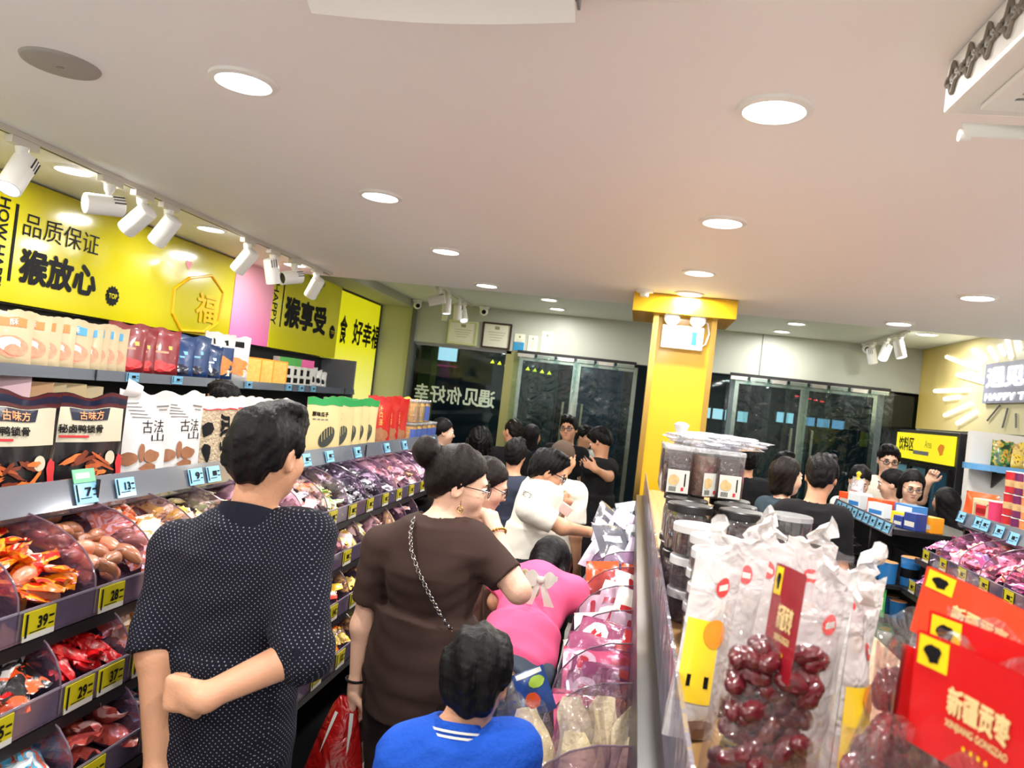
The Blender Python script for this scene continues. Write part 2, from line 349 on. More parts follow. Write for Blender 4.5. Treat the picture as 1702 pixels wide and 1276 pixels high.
# small heart and ribbon outline beside the (omitted) drawing
def heart(fn, n=28):
    pts = []
    for i in range(n):
        a = 2*PI*i/n; x = 16*math.sin(a)**3; y = 13*math.cos(a)-5*math.cos(2*a)-2*math.cos(3*a)-math.cos(4*a)
        pts.append(fn(.5+x/34, .52+y/34))
    return MB().add(pts, [tuple(range(n))])
a = onX(313, 447, X1)
heart(flat((X1, a.y-.035, a.z-.01), (0, .075, 0), (0, 0, .075))).build('heart', mat('heart_pink', (226, 90, 110), .4), t)
M_line = mat('banner_orange', (240, 176, 20), .3)
ring = [(315, 462), (352, 458), (371, 486), (362, 535), (340, 552), (300, 549), (286, 520), (290, 480)]
MB().tube([onX(x, y, X1) for x, y in ring+ring[:1]], .010, 6).build('outline', M_line, t)
a = onX(330, 530, X1); text('lettering', '福', flat((X1+.004, a.y-.05, a.z-.02), (0, .26, 0), (0, 0, .21)), M_line, t, .02)
# second banner: pink block and yellow block
t = thing('banner_sign', 'yellow banner with a pink end panel behind the track spotlights', 'banner', (0, 0, 0))
def grad(n, c0, c1, ax='Z', lo=0, hi=1, emis=0, rough=.2):
    m, nt, b = newmat(n); L = nt.links.new; tc = N(nt, 'ShaderNodeTexCoord'); sx = N(nt, 'ShaderNodeSeparateXYZ'); L(tc.outputs['Object'], sx.inputs[0])
    mr = N(nt, 'ShaderNodeMapRange', i_From_Min=lo, i_From_Max=hi); L(sx.outputs[ax], mr.inputs[0])
    mx = N(nt, 'ShaderNodeMix', data_type='RGBA'); mx.inputs[6].default_value = lin(c0); mx.inputs[7].default_value = lin(c1); L(mr.outputs[0], mx.inputs[0])
    L(mx.outputs[2], b.inputs['Base Color']); b.inputs['Roughness'].default_value = rough
    if emis: L(mx.outputs[2], b.inputs['Emission Color']); b.inputs['Emission Strength'].default_value = emis
    return m
MB().span((BX-.1, 5.425, zb), (BX, 6.05, 2.55)).build('pink_panel', grad('banner_pink', (226, 118, 178), (240, 176, 190), 'Z', zb, 2.55), t)
MB().span((BX-.1, 6.05, zb), (BX+.004, 7.5, 2.66)).build('yellow_panel', mat('banner_yellow_lit', (214, 208, 22), .15, coat=.6), t)  # brighter yellow than the first banner: spotlight glare put into the colour
X2 = BX+.007
wtext('猴享受', 470, 545, 540, 556, 490, X2, M_black, t, .05)
a = onX(449, 538, X2); b = onX(458, 470, X2)
text('lettering', 'HAPPY', lambda u, v: (X2, a.y+.09*v, b.z-u*(b.z-a.z)), M_black, t, .005)
a = onX(460, 542, X2); b = onX(469, 462, X2); MB().span((BX, a.y+.05, a.z), (BX+.007, a.y+.068, b.z)).build('rule', M_black, t)
wtext('YEP', 512, 478, 540, 484, 458, X2, mat('outline_ink', (120, 116, 30), .5), t, -.01)
badge(552, 552, X2, .075, t)
# lit box with characters and a heart
t = thing('lightbox', 'glowing yellow light box with three characters and a pink heart, past the banner end', 'light box', (0, 0, 0))
LX = -3.13
a = onX(640, 508, LX); b = onX(622, 660, LX)
MB().span((LX-.1, 7.5, 1.1), (LX, 8.83, 2.64)).build('lit_face', grad('lightbox_face', (250, 246, 150), (242, 238, 20), 'Z', 1.5, 2.1, .35), t)
fr = MB()
fr.span((LX-.1, 8.81, 1.1), (LX+.012, 8.835, 2.655)); fr.span((LX-.1, 7.5, 2.64), (LX+.012, 8.81, 2.655)); fr.build('frame', M_dark, t)
X3 = LX+.003
wtext('好幸福', 584, 573, 629, 581, 528, X3, M_black, t, .03)
wtext('食', 562, 570, 574, 572, 520, X3, M_black, t, .03)
a = onX(566, 618, X3); b = onX(583, 590, X3)
heart(flat((X3, a.y, a.z-.06), (0, b.y-a.y, 0), (0, 0, .23))).build('heart', mat('heart_magenta', (220, 90, 220), .4, emis=.5), t)
# certificates and notices over the doors
def cert(x0, y0, x1, y1, label, m, fr, name='framed_certificate', cat='certificate', lines=True, blue=False):
    a = onY(x0, y1, 8.84); b = onY(x1, y0, 8.84); w_, h_ = b.x-a.x, b.z-a.z
    t = thing(name, label, cat, (a.x, 8.85, a.z))
    if fr:
        f = MB(); k = .02
        f.span((0, -.03, 0), (w_, -.001, k)); f.span((0, -.03, h_-k), (w_, -.001, h_)); f.span((0, -.03, k), (k, -.001, h_-k)); f.span((w_-k, -.03, k), (w_, -.001, h_-k)); f.build('frame', fr, t)
    MB().span((.005, -.012, .005), (w_-.005, -.001, h_-.005)).build('sheet', m, t)
    if blue: MB().span((.005, -.014, .005), (w_*.95, -.012, h_*.5)).build('blue_block', mat('notice_blue', (40, 140, 190), .5), t)
    if lines:
        l = MB(); l.span((w_*.42, -.0145, h_*.74), (w_*.58, -.013, h_*.86))
        for i in range(4): l.span((w_*(.2+.03*i), -.0145, h_*(.62-.1*i)), (w_*(.8-.05*i), -.013, h_*(.635-.1*i)))
        l.build('print', mat('print_grey', (150, 145, 120), .6), t)
M_paper = mat('paper', (225, 226, 205), .5)
cert(743, 536, 796, 570, 'pale framed certificate nearest the alcove over the window', M_paper, mat('pale_frame', (206, 212, 160), .4))
cert(799, 539, 852, 577, 'dark-framed licence over the glass door', M_paper, mat('dark_wood', (52, 28, 22), .35), 'framed_licence')
cert(852, 555, 874, 582, 'white notice with blue lower half, beside the dark-framed licence', M_paper, None, 'paper_notice', 'notice', True, True)
cert(875, 558, 895, 585, 'plain white notice with green foot between the blue notice and the grey photo notice', M_paper, None, 'paper_notice', 'notice')
cert(897, 551, 921, 587, 'white notice with a dark grey picture, farthest along from the framed licence', M_paper, None, 'paper_notice', 'notice')
cert(733, 523, 745, 533, 'small blank white card stuck above the pale certificate', M_paper, None, 'card', 'card', False)
# glowing sign on the far wall
t = thing('illuminated_sign', 'pale yellow wall sign with glowing white rays around bright lettering', 'illuminated sign', (0, 0, 0))
RX = 2.955
MB().span((RX, 4.2, 1.9), (2.995, 8.84, 2.748)).build('panel', grad('sign_panel_glow', (220, 212, 172), (206, 176, 44), 'Y', 6.9, 9.3, 0, .35), t)  # fade from yellow to pale paints in the glow of the rays
M_led = mat('led_white', (255, 252, 240), emis=1.6)
cv = lambda x, y: onX(1380+x*.298, 520+y*.298, RX-.012)
for (x0, y0, x1, y1) in ((650, 245, 810, 310), (795, 205, 860, 268), (888, 195, 930, 262), (945, 183, 970, 232), (988, 150, 1010, 250), (1045, 150, 1060, 200), (710, 345, 855, 385), (585, 435, 765, 430), (640, 480, 715, 468), (640, 570, 785, 505), (710, 615, 815, 550), (1105, 110, 1100, 230)):
    MB().cone(cv(x0, y0), cv(x1, y1), .02, .02, 8).build('ray', M_led, t, smooth=True)
for (x0, y0, x1, y1) in ((945, 515, 875, 600), (990, 530, 960, 640), (1035, 560, 1035, 640)): MB().cone(cv(x0, y0), cv(x1, y1), .007, .007, 6).build('unlit_ray', M_grey, t)
a = cv(880, 300); b = cv(850, 505)
MB().span((RX-.03, 5.2, b.z), (RX, a.y, a.z+.02)).build('letter_board', mat('sign_board', (150, 152, 176), .4), t)
zc = b.z+.135*(a.z-b.z)
text('lettering', '遇见你好', lambda u, v: (RX-.04, a.y-.06-u*1.32, b.z+(a.z-b.z)*(.40+.56*v)), M_led, t, .05)
text('lettering', 'HAPPY TO MEET', lambda u, v: (RX-.04, a.y-.06-u*1.32, b.z+(a.z-b.z)*(.06+.2*v)), M_led, t, .05)
# ---------------------------------------------------------------- ceiling fixtures
M_lit = mat('lit_diffuser', (255, 252, 246), emis=9)
def downlight(x, y, z, label, group, power=1., lamp=True):
    t = thing('downlight', label, 'ceiling light', (x, y, z), 0, group)
    MB().lathe([(.074, -.004), (.078, -.012), (.094, -.008), (.096, 0)], 32, cap=(0, 0)).build('trim_ring', M_white, t, smooth=True)
    MB().lathe([(.0745, -.0035), (.0745, -.001)], 32).build('diffuser', M_lit, t)
    if lamp:
        l = bpy.data.lights.new('lamp', 'AREA'); l.shape = 'DISK'; l.size = .15; l.energy = LAMP*power; l.color = (1, .97, .93)
        o = bpy.data.objects.new('lamp', l); COL.objects.link(o); o.parent = t; o.location = (0, 0, -.014)
ORD = ['nearest', 'second', 'third', 'fourth', 'fifth', 'sixth', 'seventh', 'eighth', 'ninth', 'tenth', 'eleventh', 'twelfth', 'thirteenth', 'fourteenth', 'fifteenth', 'sixteenth', 'seventeenth', 'eighteenth', 'nineteenth', 'twentieth']
for X, row, ys in ((-1.19, 'shopping aisle', (2.0, 3.18, 4.35, 5.6)), (.26, 'island counter', (2.01, 3.19, 4.35, 5.14)), (1.70, 'glowing sign side', (2.0, 3.18, 4.38, 5.61)), (-2.64, 'gap behind the spotlight track', (1.95, 3.12, 4.27, 5.43))):
    for i, y in enumerate(ys): downlight(X, y, 2.55, f'round downlight, {ORD[i]} from the camera in the row over the {row}', 'recessed ceiling downlights', .5 if X < -2 else 1)
    for i, y in enumerate((-.9, .6)): downlight(X, y, 2.55, f'unseen round downlight behind the camera, {("far", "near")[i]} one over the {row}', 'recessed ceiling downlights')  # unseen rows behind the camera, put in for their light
for x, y, lb in ((-.97, 7.6, 'nearer round downlight in the greenish back ceiling before the certificates'), (-.96, 8.3, 'farther round downlight in the greenish back ceiling before the certificates'), (1.41, 7.66, 'nearer round downlight in the back ceiling past the pillar'), (1.41, 8.4, 'farther round downlight in the back ceiling past the pillar'), (2.54, 7.56, 'round downlight in the back ceiling beside the glowing sign')):
    downlight(x, y, 2.75, lb, 'recessed ceiling downlights', .75)
# spotlights on tracks
def spot(at, aim, label, group, lamp=1., dark=False, r=.047, ln=.165):
    """at: underside of the track; aim: unit direction the head points"""
    t = thing('track_spotlight', label, 'spotlight', at, 0, group)
    MB().span((-.017, -.07, -.03), (.017, .07, 0)).build('adapter', M_off, t, bevel=.003)
    MB().lathe([(.026, -.03), (.022, -.055), (.013, -.07), (.011, -.115)], 16).build('stem', M_white, t, smooth=True)
    d = Vector(aim).normalized(); c = Vector((0, 0, -.125)); a = c-d*ln*.42; e = c+d*ln*.58
    b = MB(); q = Vector((0, 0, 1)).rotation_difference(d)
    prof = [(r*.78, 0), (r*.97, .006), (r, .012), (r, ln-.004), (r*.97, ln), (r*.86, ln), (r*.84, ln-.02)]
    rs = [[a+q @ Vector((k*math.cos(2*PI*i/28), k*math.sin(2*PI*i/28), z)) for i in range(28)] for k, z in prof]
    h = b.rings(rs, (1, 0)).build('lamp_head', M_white, t, smooth=True)
    f = MB()
    for k in range(3):
        p0 = a+d*(.006+.0*k)+q @ Vector((0, r*.2*(k-1), 0)); f.box(a+d*(.03)+q @ Vector((r*.98, r*.35*(k-1), 0)), (.004, .004, .05), M=q.to_matrix().to_4x4())
    f.build('cooling_slot', M_dark, h)
    MB().cone(e-d*.022, e-d*.018, r*.85, r*.85, 24).build('lens', M_dark if dark else mat('spot_lens', (235, 242, 255), emis=3.), t)
    if lamp:
        l = bpy.data.lights.new('lamp', 'SPOT'); l.energy = SPOT*lamp; l.spot_size = R(75); l.spot_blend = .8; l.shadow_soft_size = .03
        o = bpy.data.objects.new('lamp', l); COL.objects.link(o); o.parent = t; o.location = e+d*.004; o.rotation_mode = 'QUATERNION'; o.rotation_quaternion = d.to_track_quat('-Z', 'Y')
def track(x, y0, y1, z, label):
    t = thing('spotlight_track', label, 'lighting track', (x, 0, z))
    MB().span((-.018, y0, -.022), (.018, y1, -.0005)).build('rail', M_off, t)
    MB().span((-.004, y0+.02, -.0235), (.004, y1-.02, -.022)).build('slot', M_dark, t)
track(-2.47, 1.8, 5.72, 2.55, 'long white ceiling track carrying spotlights before the yellow banner')
TS = [((40, 222), (.06, -.5, -.86), 1, 0, 'first spotlight from the camera on the long track, lit face aimed down'), ((185, 290), (-.52, -.84, -.14), 1, 0, 'second spotlight on the long track, lying level'),
      ((238, 315), (-.72, .1, -.6), 1, 0, 'third spotlight on the long track, tipped toward the banner'), ((282, 338), (-.6, .1, -.75), 1, 0, 'fourth spotlight on the long track, slotted back, touching shadow of the third'),
      ((413, 399), (-.6, .1, -.75), 1, 0, 'fifth spotlight on the long track, standing alone after a gap'), ((455, 418), (.1, .3, -.95), 1, 0, 'sixth spotlight on the long track, hanging nearly upright'),
      ((490, 436), (-.45, -.85, -.25), 0, 1, 'seventh spotlight on the long track, unlit with dark lens'), ((527, 452), (-.5, .3, -.8), 1, 0, 'last spotlight at the far end of the long track')]
for (px, py), aim, lp, dk, lb in TS:
    y = onX(px, py, -2.47).y; spot((-2.47, y, 2.528), aim, lb, 'spotlights on the long track', lp, bool(dk))
track(-2.02, 7.2, 8.75, 2.75, 'short white ceiling track in the back ceiling before the certificates')
for y, aim, lb in ((7.3, (-.9, -.2, -.3), 'spotlight nearest the camera on the short track, aimed at the light box'), (7.65, (.1, -.1, -1), 'second spotlight on the short track, hanging straight'), (8.15, (0, .2, -1), 'third spotlight on the short track, close to the wall'), (8.4, (.3, -.4, -.8), 'last spotlight on the short track, lit face showing')):
    spot((-2.02, y, 2.728), aim, lb, 'spotlights on the short track', .7)
track(2.33, 7.4, 8.7, 2.75, 'short white ceiling track by the glowing wall sign')
for y, aim, lb in ((8.45, (.3, .2, -.9), 'spotlight nearest the wall camera on the track by the glowing sign'), (8.0, (-.3, -.3, -.8), 'middle spotlight on the track by the glowing sign, aimed away'), (7.6, (.2, -.2, -.9), 'last spotlight on the track by the glowing sign')):
    spot((2.33, y, 2.728), aim, lb, 'spotlights by the glowing sign', .5)
def wallcam(c, look, label):
    t = thing('security_camera', label, 'security camera', c)
    MB().lathe([(.06, 0), (.06, -.02), (.045, -.035)], 20).build('mount', M_white, t, smooth=True)
    d = Vector(look).normalized()*.03
    MB().ball((d.x, d.y, -.06), .05, 20, 12).build('ball', M_white, t, smooth=True)
    e = Vector(look).normalized(); MB().cone(Vector((d.x, d.y, -.06))+e*.042, Vector((d.x, d.y, -.06))+e*.054, .026, .022, 16).build('lens', M_black, t)
wallcam((-2.66, 8.72, 2.745), (.4, -.8, -.3), 'white dome camera in the alcove corner beside the beam')
wallcam((-1.86, 8.75, 2.745), (.2, -.9, -.2), 'white dome camera at the wall over the framed licence')
wallcam((2.36, 8.75, 2.745), (-.2, -.9, -.2), 'white dome camera beside the spotlights near the glowing sign')
t = thing('smoke_detector', 'white smoke detector on the ceiling beside the pillar cap', 'smoke detector', (-.03, 5.15, 2.55))
MB().lathe([(.06, 0), (.058, -.018), (.03, -.024), (.028, -.045), (.012, -.05)], 20).build('housing', M_white, t, smooth=True)
# emergency light on the pillar
a = onY(1098, 574, 5.33); b = onY(1172, 530, 5.33)
t = thing('emergency_light', 'white twin-lamp emergency light mounted on the yellow pillar', 'emergency light', (a.x, 5.36, a.z-.01))
w_ = b.x-a.x
MB().span((0, -.06, 0), (w_, 0, .155)).build('case', mat('emergency_case', (245, 245, 240), .3, emis=.25), t, bevel=.006)
MB().span((w_*.72, -.062, .03), (w_*.84, -.06, .12)).build('green_label', mat('exit_green', (20, 130, 110), .4), t)
for k in (.2, .82):
    h = MB().cone((w_*k, -.05, .155), (w_*k, -.05, .18), .014, .014, 12).build('lamp_neck', M_white, t, smooth=True)
    MB().lathe([(.03, 0), (.048, .02), (.053, .032), (.05, .036)], 24).build('lamp_cup', M_white, t, smooth=True, loc=(w_*k, -.05, .205)).rotation_euler = (R(100), 0, 0)
    MB().ball((0, 0, 0), (.05, .05, .012), 20, 8).build('lamp_face', clear('lamp_lens', (240, 245, 250), .25, .1, (240, 240, 240), .3), t, smooth=True, loc=(w_*k, -.092, .21)).rotation_euler = (R(100), 0, 0)
MB().tube([(w_*.95, -.01, .2), (w_*1.08, -.01, .19), (w_*1.14, -.01, .12), (w_*1.08, -.01, .05), (w_*.98, -.01, .03)], .006).build('cable', M_white, t, smooth=True)
# ceiling speaker
a = onZ(101, 105, 2.55); t = thing('ceiling_speaker', 'round grey flush speaker grille in the ceiling above the banner aisle', 'speaker', a)
MB().lathe([(.001, -.012), (.085, -.012), (.1, -.008), (.105, 0)], 36).build('grille', mat('grille_grey', (176, 170, 164), .6, bump=.6, bscale=400), t, smooth=True)
MB().span((-.01, -.005, -.0135), (.01, .005, -.012)).build('badge', M_grey, t)
# flush air conditioner overhead
def ceil_ac():
    t = thing('ceiling_air_vent', 'white flush air conditioner panel with one open louvre at the picture top', 'air conditioner', (0, 0, 2.55))
    a = onZ(975, 42, 2.55); b = onZ(1162, 48, 2.55); c = onZ(535, 5, 2.55)
    y0 = a.y-.125
    MB().span((-.82, .75, -.014), (b.x, y0, -.0005)).build('panel', M_white, t, bevel=.004)
    x0, x1 = onZ(548, 10, 2.55).x, onZ(966, 22, 2.55).x; ye = y0-.0
    def fl(u, v): return (x0+(x1-x0)*u, ye-.075*v, -.02-.012*math.sin(PI*u)*(1-v)-.035*(1-v)**1.2-.002)
    MB().grid(fl, 16, 4).grid(lambda u, v: tuple(Vector(fl(u, v))+Vector((0, 0, .006))), 16, 4).build('louvre', M_white, t, smooth=True)
    MB().span((x0, ye-.075, -.0155), (x1, ye, -.0142)).build('air_slot', M_dark, t)
    MB().span((x1+.002, ye-.04, -.035), (x1+.008, ye-.004, -.014)).build('louvre_stop', M_grey, t)
ceil_ac()
def ornate_ac():
    c0 = onZ(1566, 190, 2.44); 
    t = thing('ornate_air_conditioner', 'white ceiling air conditioner with scrollwork edge and slotted grille', 'air conditioner', (c0.x, c0.y, 2.44))
    # local: corner at origin, edge runs toward camera along -y and away along +x
    e = MB().span((0, -.95, 0), (.95, 0, .109)); e.build('body', M_white, t, bevel=.008)
    sc = MB()
    for i in range(11):
        y = -.05-i*.08
        for s in (-1, 1):
            pts = [(-.004, y-.034+.068*k/14, .056+s*.022*math.sin(PI*k/14)*(1+.5*math.cos(2*PI*k/7))) for k in range(15)]
            sc.tube(pts, .0042, 5)
        sc.ball((-.004, y, .056), (.004, .012, .009), 8, 5); sc.ball((-.004, y-.04, .056), (.004, .006, .014), 8, 5)
    sc.build('scrollwork', mat('scroll_grey', (120, 112, 100), .6), t)
    sc = MB()
    for i in range(11):
        x = .05+i*.08
        for s in (-1, 1): sc.tube([(x-.034+.068*k/14, .004, .056+s*.022*math.sin(PI*k/14)*(1+.5*math.cos(2*PI*k/7))) for k in range(15)], .0042, 5)
    sc.build('scrollwork', mat('scroll_grey', (120, 112, 100), .6), t)
    g = MB().span((.05, -.9, -.012), (.9, -.06, -.0005)).build('grille_panel', M_white, t, bevel=.004)
    sl = MB()
    for i in range(26):
        y = -.12-.028*i; n = 12
        pts = [(.09+.74*k/n, y-.05*math.sin(PI*k/n), -.0128) for k in range(n+1)]
        for k in range(n):
            if k % 6 == 5: continue
            p, q = pts[k], pts[k+1]; sl.add([(p[0], p[1]-.005, p[2]), (q[0], q[1]-.005, q[2]), (q[0], q[1]+.005, q[2]), (p[0], p[1]+.005, p[2])], [(0, 1, 2, 3)])
    sl.build('slot', M_grey, t)
    pf = MB(); pf.grid(lambda u, v: (.03+.9*u, -.015-.05*v, -.045+.03*math.cos(PI*v)*.8), 12, 6).build('louvre', M_white, t, smooth=True)
    MB().span((.28, -.07, -.075), (.36, -.05, -.058)).build('louvre_opening', M_dark, t)
    MB().cone((.03, -.02, -.05), (.05, -.02, -.05), .012, .012, 12).build('louvre_pin', M_white, t, smooth=True)
ornate_ac()
# ---------------------------------------------------------------- gondolas, bins and loose packets
M_acr = clear('bin_acrylic', (228, 214, 228), .10, .05, (150, 130, 155), .14)
M_acrf = clear('bin_front_acrylic', (190, 176, 196), .38, .06, (132, 116, 142), .16)
M_rim = mat('acrylic_rim', (96, 78, 92), .15, coat=.5)
M_rail = mat('rail_plastic', (116, 121, 132), .12, .4, coat=.6)
M_tagy = mat('tag_yellow', (188, 176, 24), .35, coat=.3); M_tagb = mat('tag_blue', (120, 180, 214), .35, coat=.3); M_tagg = mat('tag_green', (96, 176, 130), .35)
M_twhite = mat('tag_white', (198, 198, 190), .4)
def packet_mesh(n, w, h, t, m, seed, twist=False):
    r = random.Random(seed); nu, nv = 12, 8; ph = [r.random()*6 for _ in range(6)]
    b = MB()
    for s in (1, -1):
        def fn(u, v, s=s):
            x = (u-.5)*w; y = (v-.5)*h; a = abs(2*u-1); c = abs(2*v-1)
            bul = max(0, 1-(a/.86)**4)*max(0, 1-c**2.6)**.7
            if twist: y *= 1 if a < .55 else (.35+.9*(a-.62) if a > .62 else .55)
            cr = .18*math.sin(9*u+ph[0])*math.sin(7*v+ph[1])+.12*math.sin(17*u+ph[2]+5*v)
            fl = .25*t*math.sin(14*v+ph[3])*(a > .86)+.35*t*math.sin(3*u+ph[4])*math.sin(2*v+ph[5])
            return (x, y, s*t*.5*bul*(1+cr)+fl)
        b.grid(fn, nu, nv)
    me = b.build(n, m, smooth=True); d = me.data; bpy.data.objects.remove(me); return d
def sausage_mesh(n, L, r, m, m2):
    b = MB(); rs = []
    for i in range(13):
        t = i/12; k = r*min(1, math.sin(PI*min(max(t, .02), .98))**.35); x = (t-.5)*L; rs.append([(x, k*math.cos(a)*(1+.06*math.sin(9*t+a)), k*math.sin(a)+.008*math.sin(PI*t)) for a in [2*PI*j/12 for j in range(12)]])
    b.rings(rs); nf = len(b.f)
    for s in (-1, 1): b.grid(lambda u, v: (s*(L*.47+u*.02), (v-.5)*r*(.8+1.6*u), .002*math.sin(9*v)), 3, 5)
    o = b.build(n, m, smooth=True); d = o.data; d.materials.append(m2); bpy.data.objects.remove(o)
    for p in d.polygons:
        if p.index >= nf: p.material_index = 1
    return d
M_wrap = clear('wrapper_film', (240, 236, 238), .14, .1, (225, 215, 220), .3, .6, 60)
KIND = {}
def kind(k, name, desc, cols, w=.078, h=.052, t=.016, shape='pillow', n=3, **kw):
    ms = []
    for i in range(n):
        if shape == 'sausage': ms.append(sausage_mesh(name, w, h/2, mat('meat_'+k, cols[0], .3, coat=.7, vary=.25, vscale=40), M_wrap))
        else: ms.append(packet_mesh(name, w*(1+.1*i), h, t, printed('foil_'+k, cols, **kw), hash(k) % 99+i if False else len(k)*7+i, shape == 'twist'))
    KIND[k] = (name, desc, ms)
kind('orange', 'snack_packet', 'orange red snack packet', [(226, 96, 22), (240, 150, 30), (214, 38, 24), (244, 190, 170)], .095, .05)
kind('roll', 'sausage_packet', 'clear-wrapped brown meat roll', [(150, 96, 66)], .085, .036, shape='sausage')
kind('pinkroll', 'sausage_packet', 'clear-wrapped pinkish sausage', [(206, 128, 98)], .095, .04, shape='sausage')
kind('peach', 'snack_packet', 'peach white crisp packet', [(238, 190, 168), (232, 128, 70), (244, 226, 216), (226, 88, 66)], .09, .06)
kind('cream', 'milk_candy', 'cream yellow candy packet', [(226, 208, 150), (236, 226, 190), (190, 170, 96)], .07, .048)
kind('green', 'twist_candy', 'pale green yellow candy packet', [(206, 210, 150), (236, 230, 190), (120, 160, 80), (236, 236, 220)], .07, .045, shape='twist')
kind('silver', 'silver_packet', 'grey silver foil packet', [(120, 118, 128), (62, 60, 68), (176, 174, 186)], .085, .055, .018, metal=.3)
kind('lilac', 'plum_packet', 'lilac grey foil packet', [(160, 150, 166), (206, 198, 210), (92, 84, 100)], .085, .055, .018)
kind('black', 'spicy_packet', 'black orange packet', [(24, 22, 24), (226, 84, 36), (190, 186, 184), (40, 36, 38)], .09, .06, .016)
kind('red', 'spicy_packet', 'glossy red packet', [(196, 22, 26), (168, 12, 20), (220, 60, 52)], .1, .036, .02)
kind('bread', 'bread_packet', 'orange yellow bread packet', [(232, 158, 70), (240, 208, 130), (244, 232, 214), (222, 112, 40)], .1, .075, .03)
kind('blue', 'meat_packet', 'white blue meat packet', [(226, 232, 236), (88, 170, 206), (196, 92, 68), (236, 240, 240)], .1, .075, .02)
kind('meat', 'meat_packet', 'dark red meat pack', [(110, 34, 34), (150, 60, 52), (196, 150, 150)], .11, .08, .03)
kind('pink', 'soft_candy', 'pink clear candy packet', [(216, 160, 156), (232, 200, 196), (190, 120, 120)], .075, .055, .02)
kind('gold', 'nut_packet', 'gold brown candy packet', [(170, 130, 60), (216, 190, 110), (232, 200, 60), (120, 80, 40)], .07, .045, .02)
kind('mixed', 'snack_packet', 'red and yellow snack packet', [(214, 60, 40), (236, 196, 60), (240, 226, 210), (150, 40, 36)], .08, .05, .02)
kind('rose', 'jelly_packet', 'pink magenta jelly packet', [(224, 110, 140), (236, 170, 180), (214, 70, 96), (240, 214, 160)], .1, .075, .025)
kind('purple', 'foil_packet', 'purple magenta foil packet', [(150, 60, 110), (206, 110, 160), (110, 80, 130), (226, 190, 214)], .11, .07, .02)
kind('greyclear', 'crinkled_packet', 'grey white packet', [(186, 186, 192), (120, 122, 128), (222, 222, 222), (70, 74, 70)], .11, .08, .022)
def bin_proto(w, dep=.34, hgt=.215):
    t = bpy.data.objects.new('acrylic_bin', None); COL.objects.link(t)
    MB().span((-.004, 0, 0), (0, w-.003, .064)).build('front_panel', M_acrf, t)
    MB().add([(0, 0, .003), (0, w, .003), (-dep, w, .085), (-dep, 0, .085), (0, 0, .006), (0, w, .006), (-dep, w, .088), (-dep, 0, .088)], [(0, 1, 2, 3), (4, 5, 6, 7), (0, 1, 5, 4), (1, 2, 6, 5), (2, 3, 7, 6), (3, 0, 4, 7)]).build('tray', M_acrf, t)
    arc = [(0, .064), (-.004, .09), (-.018, .118), (-.042, .145), (-.078, .17), (-.13, .192), (-.2, .208), (-dep, hgt)]
    d = MB().prism([(x, w-.003, z) for x, z in [(0, 0)]+arc+[(-dep, 0.)]], (0, .003, 0)).build('divider', M_acr, t)
    MB().tube([(x, w-.0015, z) for x, z in arc], .0022, 6).build('divider_rim', M_rim, d, smooth=True)
    MB().span((-.0005, 0, .061), (.0015, w-.003, .0655)).build('panel_rim', clear('rim_glint', (220, 214, 228), .5, .05, (196, 190, 210), .5), t)  # pale strip painted as the glint along the panel's top edge
    return t
def price_tag(par, y, z, num=None, m=None, tilt=0, w=.085, h=.058, x=.0045):
    g = MB().box((x, y+w/2, z+h/2), (.002, w, h)).build('price_tag', m or M_tagy, par)
    f = lambda u, v: (x+.0022, y+w*u, z+h*v)
    if m is None: MB().span((x-.0005, y, z), (x+.0015, y+w, z+h*.2)).build('tag_foot', M_twhite, g)
    MB().grid(sub(f, .05, .12, .12, .95), 1, 1).build('tag_mark', M_black, g)
    if num: text('lettering', num, sub(f, .42, .34, .74, .78), M_black, g, .04)
    else: patch('tag_print', sub(f, .4, .4, .72, .7), M_black, g)
    patch('tag_print', sub(f, .2, .24, .7, .28), M_black, g); patch('tag_print', sub(f, .78, .62, .95, .7), M_black, g); patch('tag_print', sub(f, .78, .36, .95, .42), M_black, g)
    return g
HEAPS = {}
def heap(root, w, kinds, n, where, rz=0, dep=.31, z0=.055, rise=.12):
    """loose packets lying over the sloping bin floor, each an object of its own"""
    nx = max(2, round(math.sqrt(n*1.35))); ny = max(2, round(n/nx)); M = Matrix.Translation(root.location) @ Matrix.Rotation(root.rotation_euler.z, 4, 'Z')
    cnt = 0
    for layer in (0, 1):
        for i in range(nx):
            for j in range(ny):
                if layer == 0 and (i+j) % 2: continue
                k = kinds[random.randrange(len(kinds))] if random.random() < .35 else kinds[0]
                name, desc, ms = KIND[k]
                x = -.03-(dep-.06)*((i+.5+random.uniform(-.35, .35))/nx); y = .03+(w-.06)*((j+.5+random.uniform(-.3, .3))/ny)
                z = z0+rise*((-x)/dep)**.85-(.024 if layer == 0 else 0)+random.uniform(-.006, .014)
                o = bpy.data.objects.new(name, random.choice(ms)); COL.objects.link(o)
                e = Euler((random.uniform(-.45, .45), random.uniform(-.3, .3)+.36, random.uniform(-PI, PI) if k not in ('roll', 'pinkroll') else random.gauss(1.5, .5)), 'XYZ')
                o.matrix_world = M @ (Matrix.Translation((x, y, z)) @ Matrix.Rotation(.2, 4, 'Y') @ e.to_matrix().to_4x4())
                tag(o, desc+' in '+where, 'snack packet', 'packets in '+where); cnt += 1
PB = bin_proto(.22)
